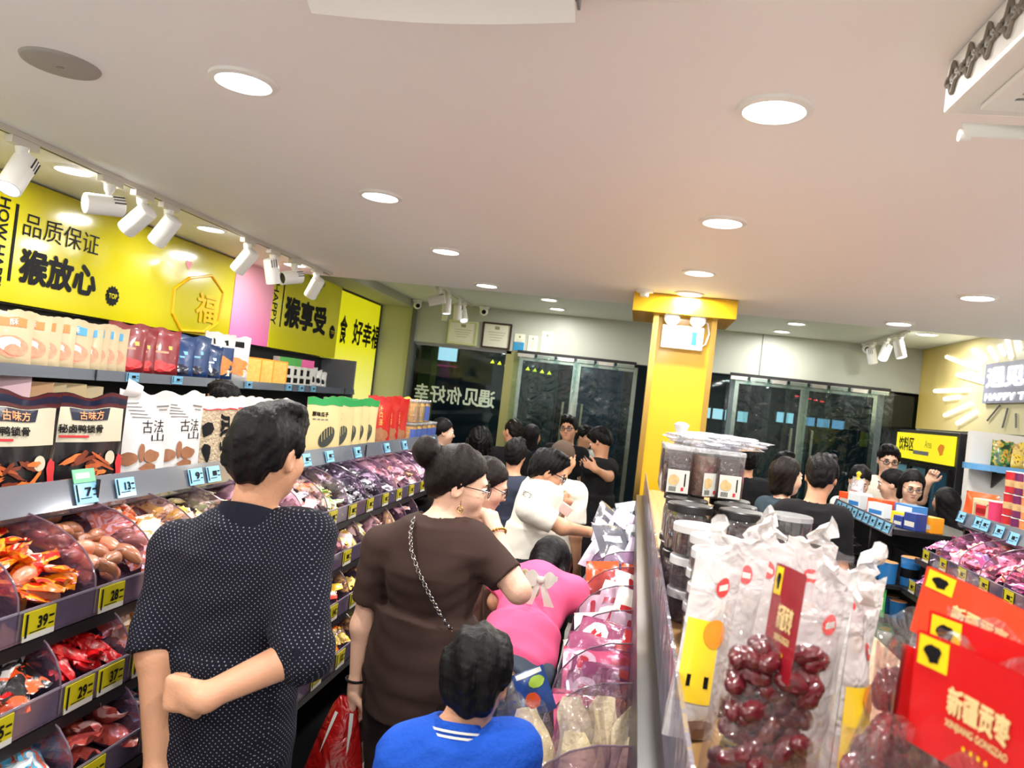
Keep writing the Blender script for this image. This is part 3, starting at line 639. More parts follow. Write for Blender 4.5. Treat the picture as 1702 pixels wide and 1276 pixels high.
def bins(gx, z, y0, ys, tier, gond, specs, tags, facing=1, w=.22, nn=24, first=[True]):
    """ys: indices along the tier; specs[i]=(kinds,count) or None; tags[i]=number text"""
    for q, i in enumerate(ys):
        o = copy_tree(PB); y = y0+i*w
        o.location = (gx, y if facing > 0 else y+w, z); o.rotation_euler = (0, 0, 0 if facing > 0 else PI)
        ks, n = specs.get(i, (['pink', 'cream'], 12))
        pl = f'{ORD[q]} bin, {tier} tier of {gond}'
        tag(o, f'acrylic bin of {KIND[ks[0]][0].replace("_", " ")}s, {pl}', 'display bin', 'acrylic bins of '+gond)
        tg = tags.get(i, ('',))
        for k, nm in enumerate(tg): price_tag(o, .01+k*.1, .002, nm or None)
        heap(o, w, ks, n, pl)
G = 'aisle gondola'
def gondola(name, label, gx, y0, y1, ztop, depth, facing, tiers, rail=True):
    """tiers: list of (front offset, z) boards; local x outward"""
    t = thing(name, label, 'display shelf', (gx, y0, 0), 0)
    s = facing; L = y1-y0
    bx = lambda a, b, za, zb_, ya=0, yb=L: MB().span((s*a, ya, za), (s*b, yb, zb_))
    bx(-depth, -depth+.03, 0, ztop).build('back_panel', M_dark, t)
    for ya in (0, L-.02): bx(-depth+.03, -.02, 0, ztop-.01, ya, ya+.02).build('side_panel', M_dark, t)
    for fx, z in tiers:
        bx(-depth+.03, fx, z-.03, z-.004, .0, L).build('shelf_board', M_dark, t)
    bx(-depth+.03, tiers[-1][0]-.05, 0, .12).build('plinth', M_dark, t)
    bx(-depth, -.02, ztop-.02, ztop).build('top_ledge', mat('ledge_grey', (96, 98, 104), .4, .2), t)
    if rail:
        r = MB().prism([(s*-.03, 0, ztop-.004), (s*.0, 0, ztop-.01), (s*.012, 0, ztop+.004), (s*-.012, 0, ztop+.072), (s*-.016, 0, ztop+.072)], (0, L, 0)).build('price_rail', M_rail, t)
    return t
g = gondola('display_gondola', 'long black aisle gondola with clear bins and a grey price rail along its top', -1.35, .5, 5.3, 1.347, .62, 1, [(.2, 1.15), (.25, .985), (.30, .82), (.35, .655)])
for k in range(5): MB().span((.006, .3+k*1.0-.003, 1.35), (.014, .3+k*1.0+.003, 1.415)).build('rail_joint', M_dark, g)
for (px, py, num) in ((125, 808, '7'), (192, 808, '13'), (313, 792, '9'), (343, 788, None), (500, 770, None), (540, 763, None), (588, 757, None), (638, 748, None), (668, 743, None), (702, 737, None), (717, 735, None)):
    p = onX(px, py, -1.345); y = p.y-.5
    q = price_tag(g, 0, 0, num, M_tagb, w=.078 if y < 2 else .09, h=.052, x=0); q.location = (.016, y, 1.358); q.rotation_euler = (0, R(-18), 0)
    if num == '7':
        c = MB().span((0, 0, .053), (.002, .078, .088)).build('green_card', M_tagg, q); patch('tag_print', lambda u, v: (.0025, .008+.05*u, .064+.014*v), M_twhite, q)
S1 = {0: (['pink'], 14), 1: (['red', 'mixed'], 14), 2: (['orange', 'pinkroll'], 26), 3: (['roll', 'pinkroll'], 22), 4: (['peach', 'roll'], 24), 5: (['cream', 'gold'], 20), 6: (['green', 'cream'], 14), 7: (['pink'], 8), 8: (['pink', 'lilac'], 22), 9: (['green', 'mixed', 'cream'], 30), 10: (['silver', 'lilac'], 26), 11: (['silver'], 24), 12: (['lilac', 'silver'], 22), 13: (['pink', 'lilac'], 20), 14: (['pink', 'gold'], 16), 15: (['pink'], 14), 16: (['lilac'], 12), 17: (['pink'], 12), 18: (['lilac'], 10)}
bins(-1.15, 1.15, .92, list(range(0, 19)), 'top', G, S1, {2: ('39',), 3: ('28',)})
S2 = {0: (['mixed'], 12), 1: (['black', 'red'], 24), 2: (['red'], 30), 3: (['bread', 'peach'], 16), 4: (['pink'], 8), 5: (['pink'], 8), 6: (['pink'], 8), 7: (['pink', 'gold'], 18), 8: (['gold', 'pink', 'mixed'], 20), 9: (['pink', 'gold'], 18), 10: (['cream', 'pink'], 14), 11: (['pink'], 12), 12: (['gold'], 10), 13: (['pink'], 10)}
bins(-1.10, .985, 1.0, list(range(0, 14)), 'second', G, S2, {1: ('25',), 2: ('29', '37')})
S3 = {0: (['blue'], 12), 1: (['blue'], 16), 2: (['meat'], 12), 3: (['blue', 'mixed'], 10), 6: (['mixed', 'gold'], 16), 7: (['mixed', 'gold', 'red'], 22), 8: (['mixed', 'cream'], 20), 9: (['gold', 'mixed'], 16), 10: (['gold'], 10)}
bins(-1.05, .82, 1.0, list(range(0, 4))+list(range(6, 11)), 'third', G, S3, {7: ('12',), 8: ('14',)})
S4 = {6: (['gold'], 12), 7: (['gold', 'cream'], 20), 8: (['gold', 'orange'], 22), 9: (['gold'], 12)}
bins(-1.0, .655, 1.0, list(range(6, 10)), 'bottom', G, S4, {8: ('12',)})
def remove_tree(o):
    for c in list(o.children): remove_tree(c)
    bpy.data.objects.remove(o)
# ---------------------------------------------------------------- pouches, boxes, jars
M_film = clear('bag_film', (250, 248, 249), .03, .04, (225, 222, 226), .12, .7, 22)
def pouch_fn(w, h, t, seed=0, side=1, lean=0.):
    ph = [(seed*1.7+i*2.3) % 6.28 for i in range(6)]
    def fn(u, v, off=0.):
        ed = (math.sin(PI*min(max(u, 0), 1))+1e-6)**.55; pv = min(1, (v+.04)*6)**.5*(1-max(0, v-.12)/.76)**.8 if v < .88 else 0
        y = side*(-t*.5*ed*pv-.0006-off)+.004*math.sin(5*u+ph[0])*math.sin(4*v+ph[1])*(.3+v)
        x = (u-.5)*w*(1-.05*math.sin(PI*v)*(.6+.4*math.sin(ph[2])))
        z = v*h+(.006*math.sin(6*u+ph[3])+.006*math.sin(13*u+ph[4]))*v**6
        return (x, y+lean*v*v*h, z)
    return fn
def pouch(name, label, cat, group, loc, rz, w, h, t, m, seed=0, lean=0., back=None):
    o = thing(name, label, cat, loc, rz, group)
    f = pouch_fn(w, h, t, seed, 1, lean); b = pouch_fn(w, h, t, seed, -1, lean)
    mb = MB().grid(f, 14, 14).grid(b, 14, 14); mb.build('pouch', m, o, smooth=True)
    return o, f
def off(fn, d=.0015): return lambda u, v: fn(u, v, d)
def blob(fn, cu, cv, ru, rv, k=20, j=.12, seed=1):
    r = random.Random(seed); pts = []
    for i in range(k):
        a = 2*PI*i/k; q = 1+r.uniform(-j, j); pts.append((cu+ru*q*math.cos(a), cv+rv*q*math.sin(a)))
    rings = [[fn(cu+(p[0]-cu)*s, cv+(p[1]-cv)*s) for p in pts] for s in (.02, .5, 1)]
    return MB().rings(rings, (0, 0))
LZ = 1.348
M_kraft = mat('kraft', (196, 178, 128), .6, bump=.15, bscale=90)
# duck bags
M_maroon = mat('bag_maroon', (76, 22, 26), .22, coat=.6, bump=.2, bscale=25); M_bagnavy = mat('bag_navy', (18, 26, 50), .2, coat=.6); M_bagcream = mat('bag_cream', (188, 182, 160), .35, coat=.3)
M_bagblk = mat('bag_black', (20, 16, 20), .22, coat=.6); M_meat = mat('roast_meat', (170, 78, 36), .3, vary=.55, vscale=30, coat=.4); M_meat2 = mat('roast_glaze', (206, 110, 52), .25, vary=.4, vscale=50, coat=.6); M_meat3 = mat('roast_dark', (112, 46, 24), .3, vary=.4, vscale=40, coat=.4); M_red = mat('label_red', (190, 40, 46), .4)
for i, y in enumerate((1.64, 1.90)):
    o, f = pouch('duck_bag', ('red navy pouch of braised duck at the frame edge, cream label', 'red navy pouch of braised duck behind the price tag seven')[i], 'snack pouch', 'braised duck pouches', (-1.47, y, LZ), R(78), .252, .275, .06, M_bagblk, i)
    g = off(f)
    patch('header_band', sub(g, .01, .87, .99, .995), M_maroon, o, (12, 3)); patch('navy_band', sub(off(f, .0025), .0, .905, .985, .965), M_bagnavy, o, (12, 2))
    patch('cream_label', sub(g, .02, .53, .95, .865), M_bagcream, o, (12, 6)); q = MB().grid(lambda u, v: f(.28+.44*u+(.06*(u-.5))*v, .745+.115*v, .0028), 6, 3).build('brand_patch', M_bagnavy, o)
    text('lettering', '古味方', sub(off(f, .004), .36, .755, .66, .845), mat('brand_orange', (232, 150, 100), .4), q, .02)
    text('lettering', '秘卤鸭锁骨', sub(off(f, .004), .12, .62, .66, .705), M_black, o, .03)
    patch('red_strip', sub(off(f, .004), .13, .575, .48, .598), M_red, o)
    rm = random.Random(40+i)
    for k in range(20):
        a_ = rm.uniform(-.6, .9); cu, cv = rm.uniform(.2, .72), rm.uniform(.10, .40); l_, w_ = rm.uniform(.07, .17), rm.uniform(.018, .04)
        fk = (lambda cu, cv, a_, k: lambda u, v: f(cu+(u-.5)*math.cos(a_)-(v-.5)*math.sin(a_), cv+((u-.5)*math.sin(a_)+(v-.5)*math.cos(a_))*.9, .0025+.0004*k))(cu, cv, a_, k)
        blob(fk, .5, .5, l_, w_, 16, .22, k).build('meat_picture', (M_meat, M_meat2, M_meat3)[k % 3], o)
    blob(off(f, .0045), .78, .37, .07, .07, 20, 0).build('seal_round', M_bagcream, o); blob(off(f, .004), .93, .25, .06, .16, 16, .2).build('chilli_picture', M_red, o)
    patch('red_strip', sub(off(f, .004), .1, .02, .4, .06), M_red, o)
# white script bags
M_bagw = mat('bag_white', (204, 203, 202), .35, coat=.25, bump=.2, bscale=18); M_nut = mat('nut_brown', (142, 94, 66), .3, vary=.35, vscale=40, coat=.5); M_ink = mat('grey_ink', (96, 94, 96), .6)
for i, y in enumerate((2.145, 2.34)):
    o, f = pouch('nut_bag', ('white pouch of nuts in brush lettering, the one with its corner flap standing up', 'white pouch of nuts in brush lettering, square top, second from the duck pouch')[i], 'snack pouch', 'white nut pouches', (-1.47, y, LZ), R(80), .205, .29, .05, M_bagw, 4+i)
    text('lettering', '古法', sub(off(f, .002), .42, .56, .88, .70), M_black, o, -.012); text('lettering', '山', sub(off(f, .002), .62, .47, .9, .56), M_black, o, -.012)
    for k, (cu, cv, ru, rv) in enumerate(((.2, .3, .15, .07), (.42, .36, .06, .1), (.62, .32, .16, .07), (.55, .2, .17, .05), (.72, .14, .12, .05))): blob(off(f, .003+.0008*k), cu, cv, ru, rv, 14, .14, k).build('nut_picture', M_nut, o)
    for k in range(5): patch('small_print', sub(off(f, .002), .1+.03*k, .86-.035*k, .35+.06*k, .87-.035*k), M_ink, o)
    patch('small_print', sub(off(f, .002), .7, .84, .95, .855), M_ink, o); patch('small_print', sub(off(f, .002), .75, .80, .92, .812), M_ink, o)
    if i == 0: MB().grid(lambda u, v: (-.1+.06*u+.02*v, -.004-.006*math.sin(PI*v), .27+.055*v*(1-.4*u)), 4, 5).build('corner_flap', M_bagw, o, smooth=True)
# clear bags of dried seeds with black brush lettering
M_seed = mat('seed_mix', (168, 150, 124), .5, vary=.6, vscale=70, bump=.8, bscale=90)
for i in range(6):
    y = 2.5+.115*i
    o, f = pouch('seed_bag', f'clear bag of dried nuts with black brush lettering, {ORD[i]} after the white pouches', 'snack pouch', 'clear seed bags', (-1.49, y, LZ), R(62), .15, .275, .06, M_seed, 11+i, .02)
    patch('clear_top', sub(off(f), .01, .86, .99, 1), M_bagw, o, (8, 3)); patch('colour_line', sub(off(f, .002), .02, .845, .98, .862), (M_red, mat('label_green', (60, 150, 110), .4))[i > 2], o, (8, 1))
    if i % 2: text('lettering', '瓜子', lambda u, v, f=f: f(.35+.3*v if False else .62+.3*(u-.5)*0+.28*v-.14, .8-.62*u, .003), M_black, o, .05)
    else: blob(off(f, .003), .6, .6, .16, .1, 9, .4, i).build('brush_mark', M_black, o); blob(off(f, .003), .6, .3, .14, .12, 9, .4, i+3).build('brush_mark', M_black, o)
# kraft sunflower-seed pouches with green top
M_green = mat('pouch_green', (30, 140, 70), .35, coat=.3); M_kr = mat('pouch_kraft', (196, 178, 128), .4, coat=.25)
for i, (y, rz) in enumerate(((3.60, 62), (3.78, 66), (3.90, 66), (4.02, 66), (4.16, 66))):
    o, f = pouch('seed_pouch', ('kraft sunflower seed pouch with green top band, first of the row, whole leaf picture showing' if i == 0 else f'kraft sunflower seed pouch with green top band, {ORD[i]} of the overlapping row'), 'snack pouch', 'kraft seed pouches', (-1.5, y, LZ), R(rz), .225, .29, .05, M_kr, 20+i)
    patch('green_band', sub(off(f), 0, .87, 1, 1), M_green, o, (10, 3)); patch('green_band', sub(off(f), 0, 0, 1, .05), M_green, o, (10, 2))
    text('lettering', '原味瓜子', sub(off(f, .002), .12, .68, .56, .76), M_black, o, .04)
    leaf = blob(lambda u, v, f=f: f(.55+.30*(u-.5)*1.5-.14*(v-.5), .34+.36*(v-.5)+.22*(u-.5), .003), .5, .5, .5, .38, 24, 0).build('leaf_picture', mat('leaf_black', (40, 46, 40), .5), o)
    for k in range(5): patch('leaf_vein', (lambda k: lambda u, v: f(.40+.07*k+.012*u-.02*v, .26+.035*k+.16*v, .0045))(k), M_kr, leaf)
    for k in range(4): patch('small_print', sub(off(f, .002), .14+.11*k, .62, .22+.11*k, .64), M_ink, o)
# red foil pouches, corn bag
M_rf = mat('pouch_red', (168, 26, 30), .25, coat=.6, bump=.3, bscale=22)
for i in range(3):
    o, f = pouch('red_pouch', f'shiny red snack pouch, {ORD[i]} after the kraft pouches on the ledge', 'snack pouch', 'red pouches', (-1.5, 4.42+.17*i, LZ), R(64), .21, .31, .06, M_rf, 30+i)
    blob(off(f, .002), .5, .25, .3, .16, 16, .3, i).build('food_picture', M_nut, o); text('lettering', '大红袍', lambda u, v, f=f: f(.42+.16*v, .85-.4*u, .002), mat('gold_print', (210, 170, 90), .4), o)
def nuts_mb(w, d, h, r, seed, n):
    rr = random.Random(seed); b = MB()
    for i in range(n):
        a = rr.uniform(0, 2*PI); k = w*math.sqrt(rr.random()); b.ball((k*math.cos(a), k*math.sin(a), rr.uniform(0, h)), (r, r*.9, r*.85), 7, 5)
    return b
def jar(name, label, cat, group, loc, r, h, lid, fill, lidh=.012, sq=0, fillh=.92, lab=None, labcol=None, cham=.0, lidr=1.03, rz=0):
    t = thing(name, label, cat, loc, rz, group)
    MB().lathe([(r*.9, 0), (r, .006), (r, h-.03*cham-.002), (r*(1-.14*cham), h)], 28, sq=sq, cap=(1, 0)).build('jar', M_jar, t, smooth=True)
    MB().lathe([(r*.90, .004), (r*.94, .01), (r*.94, h*fillh*.9), (r*.8, h*fillh)], 20, sq=sq).build('filling', fill, t, smooth=True)
    MB().lathe([(r*.9, h), (r*lidr, h), (r*lidr, h+lidh-.003), (r*(lidr-.05), h+lidh), (.001, h+lidh)], 28, sq=sq).build('lid', lid, t, smooth=True)
    if lab:
        fn = lambda u, v: ((r*1.006)*math.sin((u-.5)*lab[0]), -(r*1.006)*math.cos((u-.5)*lab[0]), h*(lab[1]+(lab[2]-lab[1])*v))
        if sq: fn = lambda u, v: ((u-.5)*r*1.5, -r*1.003-.001, h*(lab[1]+(lab[2]-lab[1])*v))
        p = patch('label', fn, labcol or M_twhite, t, (10, 2))
    return t
M_jar = clear('jar_plastic', (240, 240, 240), .05, .03, (220, 220, 224), .3)
M_lidclear = clear('lid_clear', (236, 236, 236), .3, .08, (225, 225, 228), .3)
M_corn = mat('gold_nuts', (206, 150, 60), .4, vary=.5, vscale=60, bump=1., bscale=70); M_corn2 = mat('yellow_corn', (222, 176, 60), .4, vary=.45, vscale=70, bump=1., bscale=80)
M_bluel = mat('jar_label_blue', (62, 84, 150), .4)
o, f = pouch('corn_bag', 'tall clear bag of yellow corn nuts between the red pouches and the jars', 'snack bag', None, (-1.5, 4.98, LZ), R(66), .2, .31, .09, M_corn2, 40); patch('blue_label', sub(off(f, .003), .3, .62, .8, .74), M_bluel, o, (6, 2))
for i in range(5): jar('nut_jar', f'blue-labelled jar of golden nuts, {ORD[i]} along the bottom layer at the gondola end', 'snack jar', 'jars of golden nuts', (-1.46, 5.02+.06+.125*(i-.1)-.15, LZ), .058, .14, M_lidclear, (M_corn, M_corn2)[i % 2], lab=(1.0, .1, .8), labcol=M_bluel, rz=R(58))
for i in range(3): jar('nut_jar', f'clear jar of golden nuts, {ORD[i]} along the upper layer at the gondola end', 'snack jar', 'jars of golden nuts', (-1.46, 4.93+.13*i, LZ+.153), .058, .14, M_lidclear, (M_corn, M_corn2)[i % 2], lab=(.8, .1, .8), labcol=(M_bluel if i > 1 else M_jar), rz=R(58))
# ---------------------------------------------------------------- wall shelf unit behind the aisle
t = thing('wall_shelf', 'dark wall shelving under the yellow banner with a grey front rail', 'wall shelf', (-2.85, 1.6, 0))
WL = 5.9
MB().span((-.39, 0, 0), (-.36, WL, 1.92)).build('back_panel', M_dark, t)
MB().span((-.36, WL-.04, 0), (.0, WL, 1.92)).build('end_panel', mat('end_grey', (104, 106, 112), .45), t)
for z in (1.615, 1.40, 1.15, .85, .45): MB().span((-.36, 0, z-.03), (0, WL-.04, z)).build('shelf_board', M_dark, t)
for z in (1.615, 1.40): MB().prism([(0, 0, z-.035), (.016, 0, z-.035), (.004, 0, z+.022), (0, 0, z+.022)], (0, WL, 0)).build('front_rail', M_rail, t)
for k in range(5): MB().span((.012, .9+1.18*k, 1.58), (.02, .906+1.18*k, 1.637)).build('rail_joint', M_dark, t)
for px, py in ((212, 614), (288, 616), (408, 632), (476, 637), (497, 639), (517, 641)):
    p = onX(px, py, -2.83); q = price_tag(t, 0, 0, None, M_tagb, w=.11, h=.05, x=0); q.location = (.02, p.y-1.6, 1.585)
SX, SZ = -2.97, 1.618
def dx(px): return onX(px, 570, SX).y
M_cook = mat('pouch_sand', (190, 172, 138), .4, coat=.2); M_pinkring = mat('ring_pink', (222, 140, 110), .4, vary=.35, vscale=50)
for i, px in enumerate((16, 46, 66, 91, 121, 139, 151, 168, 184)):
    blue = i >= 4
    o, f = pouch('cookie_pouch', f'sand coloured crisp pouch with {"blue" if blue else "orange"} title and pink rolls, {ORD[i]} along the wall shelf', 'snack pouch', 'crisp pouches on the wall shelf', (SX, dx(px), SZ), R(66), .21, .265, .05, M_cook, 50+i)
    patch('title_block', sub(off(f, .002), .18, .72, .82, .88), mat('title_blue', (70, 150, 196), .4) if blue else mat('title_orange', (226, 122, 60), .4), o, (6, 2)); text('lettering', '酥', sub(off(f, .0035), .42, .74, .62, .86), M_twhite, o, .02)
    for k, (cu, cv, ru, rv) in enumerate(((.5, .36, .38, .2), (.45, .40, .26, .13), (.55, .3, .2, .1))): blob(off(f, .002+.001*k), cu, cv, ru, rv, 18, .08, k).build('roll_picture', (M_pinkring, M_bagw, M_pinkring)[k], o)
M_chip = mat('chip_red', (120, 26, 34), .3, coat=.4, bump=.3, bscale=20); M_chipb = mat('chip_blue', (26, 56, 104), .3, coat=.4, bump=.3, bscale=20)
for i, (px, m, w_, h_, lb, rz) in enumerate(((212, M_chip, .24, .30, 'dark red crisp bag, first after the sand pouches', 64), (233, M_chip, .22, .28, 'dark red crisp bag, shaded one in the middle of the three', 64), (268, M_chip, .26, .30, 'bright-lettered dark red crisp bag at the red and blue border', 64), (297, M_chipb, .24, .27, 'blue crisp bag slumped beside the red ones', 60), (322, M_chipb, .27, .29, 'dark blue crisp bag with pale lettering in the middle', 64), (348, M_chipb, .24, .24, 'dark blue crisp bag low beside the white-topped one', 66))):
    o, f = pouch('crisp_bag', lb+' on the wall shelf', 'crisp bag', 'red and blue crisp bags', (SX, dx(px), SZ), R(rz), w_, h_, .12, m, 60+i)
    patch('title', sub(off(f, .003), .25, .58, .75, .66), mat('title_gold', (214, 170, 70), .4) if m == M_chip else M_tagb, o); patch('title', sub(off(f, .003), .3, .5, .65, .54), M_pinkring if m == M_chip else M_tagb, o); blob(off(f, .003), .5, .22, .3, .12, 14, .3, i).build('crisp_picture', M_red if m == M_chip else M_bagnavy, o)
M_puff = mat('puff_orange', (206, 130, 60), .4, vary=.4, vscale=40)
for i, px in enumerate((366, 393)):
    o, f = pouch('puff_bag', ('white and blue bag of orange puffs beside the blue crisp bags', 'white bag of orange puffs beside the orange boxes')[i]+' on the wall shelf', 'snack bag', 'puff bags', (SX, dx(px), SZ), R(64), .25, .34, .1, M_bagw if i else M_chipb, 70+i)
    if not i: patch('white_top', sub(off(f, .003), 0, .72, 1, 1), M_bagw, o, (8, 4))
    patch('title', sub(off(f, .005), .25, .76, .75, .88), M_black, o); blob(off(f, .003), .5, .34, .42, .2, 18, .2, i).build('puff_picture', M_puff, o); patch('plate', sub(off(f, .006), .2, .12, .8, .24), M_twhite, o)
def carton(name, label, cat, group, loc, rz, d, m, faces=(), bevel=.002):
    """faces: (name, face, u0,v0,u1,v1, material); front is -y, side is +x / -x, top"""
    o = thing(name, label, cat, loc, rz, group); w, dp, h = d
    MB().span((-w/2, -dp/2, 0), (w/2, dp/2, h)).build('carton', m, o, bevel=bevel)
    F = {'front': flat((-w/2, -dp/2-.0008, 0), (w, 0, 0), (0, 0, h)), 'right': flat((w/2+.0008, -dp/2, 0), (0, dp, 0), (0, 0, h)), 'left': flat((-w/2-.0008, dp/2, 0), (0, -dp, 0), (0, 0, h)), 'top': flat((-w/2, -dp/2, h+.0008), (w, 0, 0), (0, dp, 0))}
    for nm, fc, u0, v0, u1, v1, mm in faces:
        if nm.startswith('='): text('lettering', nm[1:], sub(lambda u, v, f=F[fc]: Vector(f(u, v))*1.0, u0, v0, u1, v1), mm, o, .03)
        else: patch(nm, sub(F[fc], u0, v0, u1, v1), mm, o)
    return o
M_obox = mat('box_orange', (232, 140, 30), .4, coat=.2); M_obox2 = mat('box_amber', (226, 178, 90), .4, vary=.3, vscale=40)
for i, px in enumerate((415, 436, 460)):
    carton('biscuit_box', f'orange biscuit box, {ORD[i]} in the trio on the wall shelf', 'box', 'orange biscuit boxes', (SX, dx(px)-.05, SZ), R(60), (.24, .12, .2), M_obox, [('picture', 'front', .3, .05, .95, .95, M_obox2), ('print', 'front', .08, .2, .2, .85, M_red), ('picture', 'right', .1, .1, .9, .9, M_obox2)])
for i, (px, c) in enumerate(((476, (70, 150, 70)), (487, (70, 160, 70)), (498, (214, 90, 150)), (509, (214, 90, 150)))):
    carton('tall_carton', f'tall {"green" if i < 2 else "pink"}-topped white carton, {ORD[i]} of the four on the wall shelf', 'carton', 'tall cartons', (SX, dx(px), SZ), R(62), (.16, .09, .24), M_twhite, [('top_band', 'front', 0, .72, 1, 1, mat('carton_%d' % c[0], c, .4)), ('bean', 'front', .25, .12, .85, .3, M_black), ('bean', 'front', .5, .4, .75, .62, M_black)])
for i, px in enumerate((521, 530, 538)):
    o, f = pouch('triangle_pack', f'small white milk packet with black dot, {ORD[i]} at the shelf end', 'packet', 'white packets at the shelf end', (SX, dx(px), SZ), R(64), .17, .19-.02*i, .09, M_bagw, 80+i); blob(off(f, .003), .6, .4, .16, .15, 16, 0).build('dot', M_black, o)
# lower wall shelf, glimpsed over the duck bags
for i, (px, c, w_, h_) in enumerate(((6, (226, 190, 200), .2, .19), (46, (190, 150, 110), .2, .15), (76, (190, 170, 130), .16, .15), (104, (204, 180, 136), .2, .15), (134, (200, 182, 146), .2, .14), (230, (200, 180, 120), .14, .10), (250, (206, 186, 130), .14, .09), (262, (210, 190, 140), .12, .08))):
    carton('snack_box', f'{"pale pink" if not i else "tan"} snack box, {ORD[i]} from the camera on the lower wall shelf', 'box', 'boxes on the lower wall shelf', (-2.97, onX(px, 640, -2.97).y, 1.403), R(64), (w_, .1, h_), mat('snackbox%d' % i, c, .5), [('blue_label', 'front', .1, .3, .5, .9, M_tagb)] if i in (2, 3) else [])
# ---------------------------------------------------------------- island counter
M_wood = None
def wood_mat():
    m, nt, b = newmat('light_wood'); L = nt.links.new; tc = N(nt, 'ShaderNodeTexCoord'); mp = N(nt, 'ShaderNodeMapping'); mp.inputs['Scale'].default_value = (22, 1.2, 22); L(tc.outputs['Object'], mp.inputs[0])
    nz = N(nt, 'ShaderNodeTexNoise', i_Scale=2., i_Detail=6., i_Distortion=.6); L(mp.outputs[0], nz.inputs['Vector']); cr = N(nt, 'ShaderNodeValToRGB'); L(nz.outputs['Fac'], cr.inputs[0])
    cr.color_ramp.elements[0].color = lin((150, 112, 64)); cr.color_ramp.elements[1].color = lin((184, 148, 96)); cr.color_ramp.elements[0].position = .3; cr.color_ramp.elements[1].position = .7
    L(cr.outputs[0], b.inputs['Base Color']); b.inputs['Roughness'].default_value = .4; return m
IZ = 1.27
t = thing('island_counter', 'low island counter with wooden top and a long clear divider panel', 'display counter', (0, 0, 0))
MB().span((.112, .35, IZ-.04), (.63, 4.9, IZ)).build('wood_top', wood_mat(), t)
MB().span((.06, .36, .1), (.61, 4.88, IZ-.041)).build('carcass', M_dark, t)
MB().span((.06, .45, 0), (.57, 4.8, .099)).build('plinth', M_dark, t)
MB().span((.10, .36, .99), (.106, 4.9, 1.372)).build('divider_panel', clear('panel_acrylic', (214, 208, 220), .3, .05, (168, 160, 178), .3, .35, 9), t)
MB().span((-.14, .4, .80), (.06, 4.88, .83)).build('bin_shelf', M_dark, t)
MB().span((-.10, .4, .30), (.06, 4.88, .33)).build('bin_shelf', M_dark, t)
# bins facing the aisle: shallow clear trays, divider between each pair
def island_bin(y0, y1, label):
    o = thing('acrylic_bin', label, 'display bin', (-.14, y0, .832), 0, 'acrylic bins of the island'); w = y1-y0
    MB().span((-.004, 0, 0), (0, w-.004, .12)).build('front_panel', M_acrf, o); MB().span((0, 0, 0), (.232, w-.004, .005)).build('tray', M_acrf, o)
    arc = [(0, .12), (.004, .16), (.02, .205), (.05, .245), (.09, .275), (.14, .295), (.232, .31)]
    d = MB().prism([(x, 0, z) for x, z in [(0, 0)]+arc+[(.232, 0)]], (0, .003, 0)).build('divider', M_acr, o); MB().tube([(x, .0015, z) for x, z in arc], .002, 6).build('divider_rim', M_rim, d, smooth=True)
    return o
ys = [1.15, 1.45, 1.78, 2.08, 2.42, 2.76, 3.08, 3.42, 3.7, 4.05, 4.4, 4.8]
names = ['cream corn packs', 'cream corn packs', 'pink candy packs', 'pink candy packs', 'white packs', 'white packs', 'orange packs', 'grey packs', 'grey packs', 'grey packs', 'grey packs']
for i in range(11): island_bin(ys[i], ys[i+1], f'clear tray of {names[i]}, {ORD[i]} from the camera on the island')
def pack(name, label, group, loc, rot, d, m, seed, bits=()):
    """a filled flat pack, lying or leaning; bits = printed patches on its upper face"""
    o = thing(name, label, 'snack packet', loc, 0, group); o.rotation_euler = rot
    w, h, th = d; r = random.Random(seed); ph = [r.random()*6 for _ in range(4)]
    def fn(u, v, off_=0., s=1):
        a, c = abs(2*u-1), abs(2*v-1); bul = max(0, 1-(a/.9)**4)*max(0, 1-(c/.93)**4)
        return ((u-.5)*w, (v-.5)*h, s*(th*.5*bul*(1+.25*math.sin(8*u+ph[0])*math.sin(7*v+ph[1]))+off_)+.12*th*math.sin(5*u+ph[2])*math.sin(4*v+ph[3]))
    MB().grid(fn, 12, 12).grid(lambda u, v: fn(u, v, 0, -1), 12, 12).build('pack', m, o, smooth=True)
    for nm, u0, v0, u1, v1, mm in bits:
        if nm.startswith('='): text('lettering', nm[1:], lambda u, v: fn(u0+(u1-u0)*u, v0+(v1-v0)*v, .0025), mm, o, .05)
        elif nm.startswith('*'): blob(lambda u, v: fn(u, v, .002), (u0+u1)/2, (v0+v1)/2, (u1-u0)/2, (v1-v0)/2, 20, .05, seed).build(nm[1:], mm, o)
        else: patch(nm, lambda u, v: fn(u0+(u1-u0)*u, v0+(v1-v0)*v, .0015), mm, o, (6, 3))
    return o
M_creamf = mat('corn_cream', (222, 206, 160), .5, vary=.25, vscale=30, bump=.6, bscale=60); M_cfilm = M_film
def clear_pack(name, label, group, loc, rot, w, h, t_, fill, seed, tall=.78, fn_items=None):
    """clear bag with a filling inside, pointed crimped top"""
    o = thing(name, label, 'snack packet', loc, 0, group); o.rotation_euler = rot
    def fb(k, s):
        def fn(u, v):
            tp = 1-max(0, v-tall)/(1-tall)*.45; e = math.sin(PI*u)**.6; pv = (min(1, v*5)**.5)*max(0, 1-max(0, v-.35)/(tall+.12-.35))**.7 if v < tall+.12 else 0
            return ((u-.5)*w*tp*k+.006*math.sin(9*v+seed), s*(t_*.5*e*pv*k+.0006)+.006*math.sin(6*u+seed)*v, v*h*(1 if k == 1 else tall*.95)+.006*(k < 1))
        return fn
    for k, nm, m in ((.9, 'filling', fill), (1, 'film', M_film)): MB().grid(fb(k, 1), 10, 12).grid(fb(k, -1), 10, 12).build(nm, m, o, smooth=True)
    return o
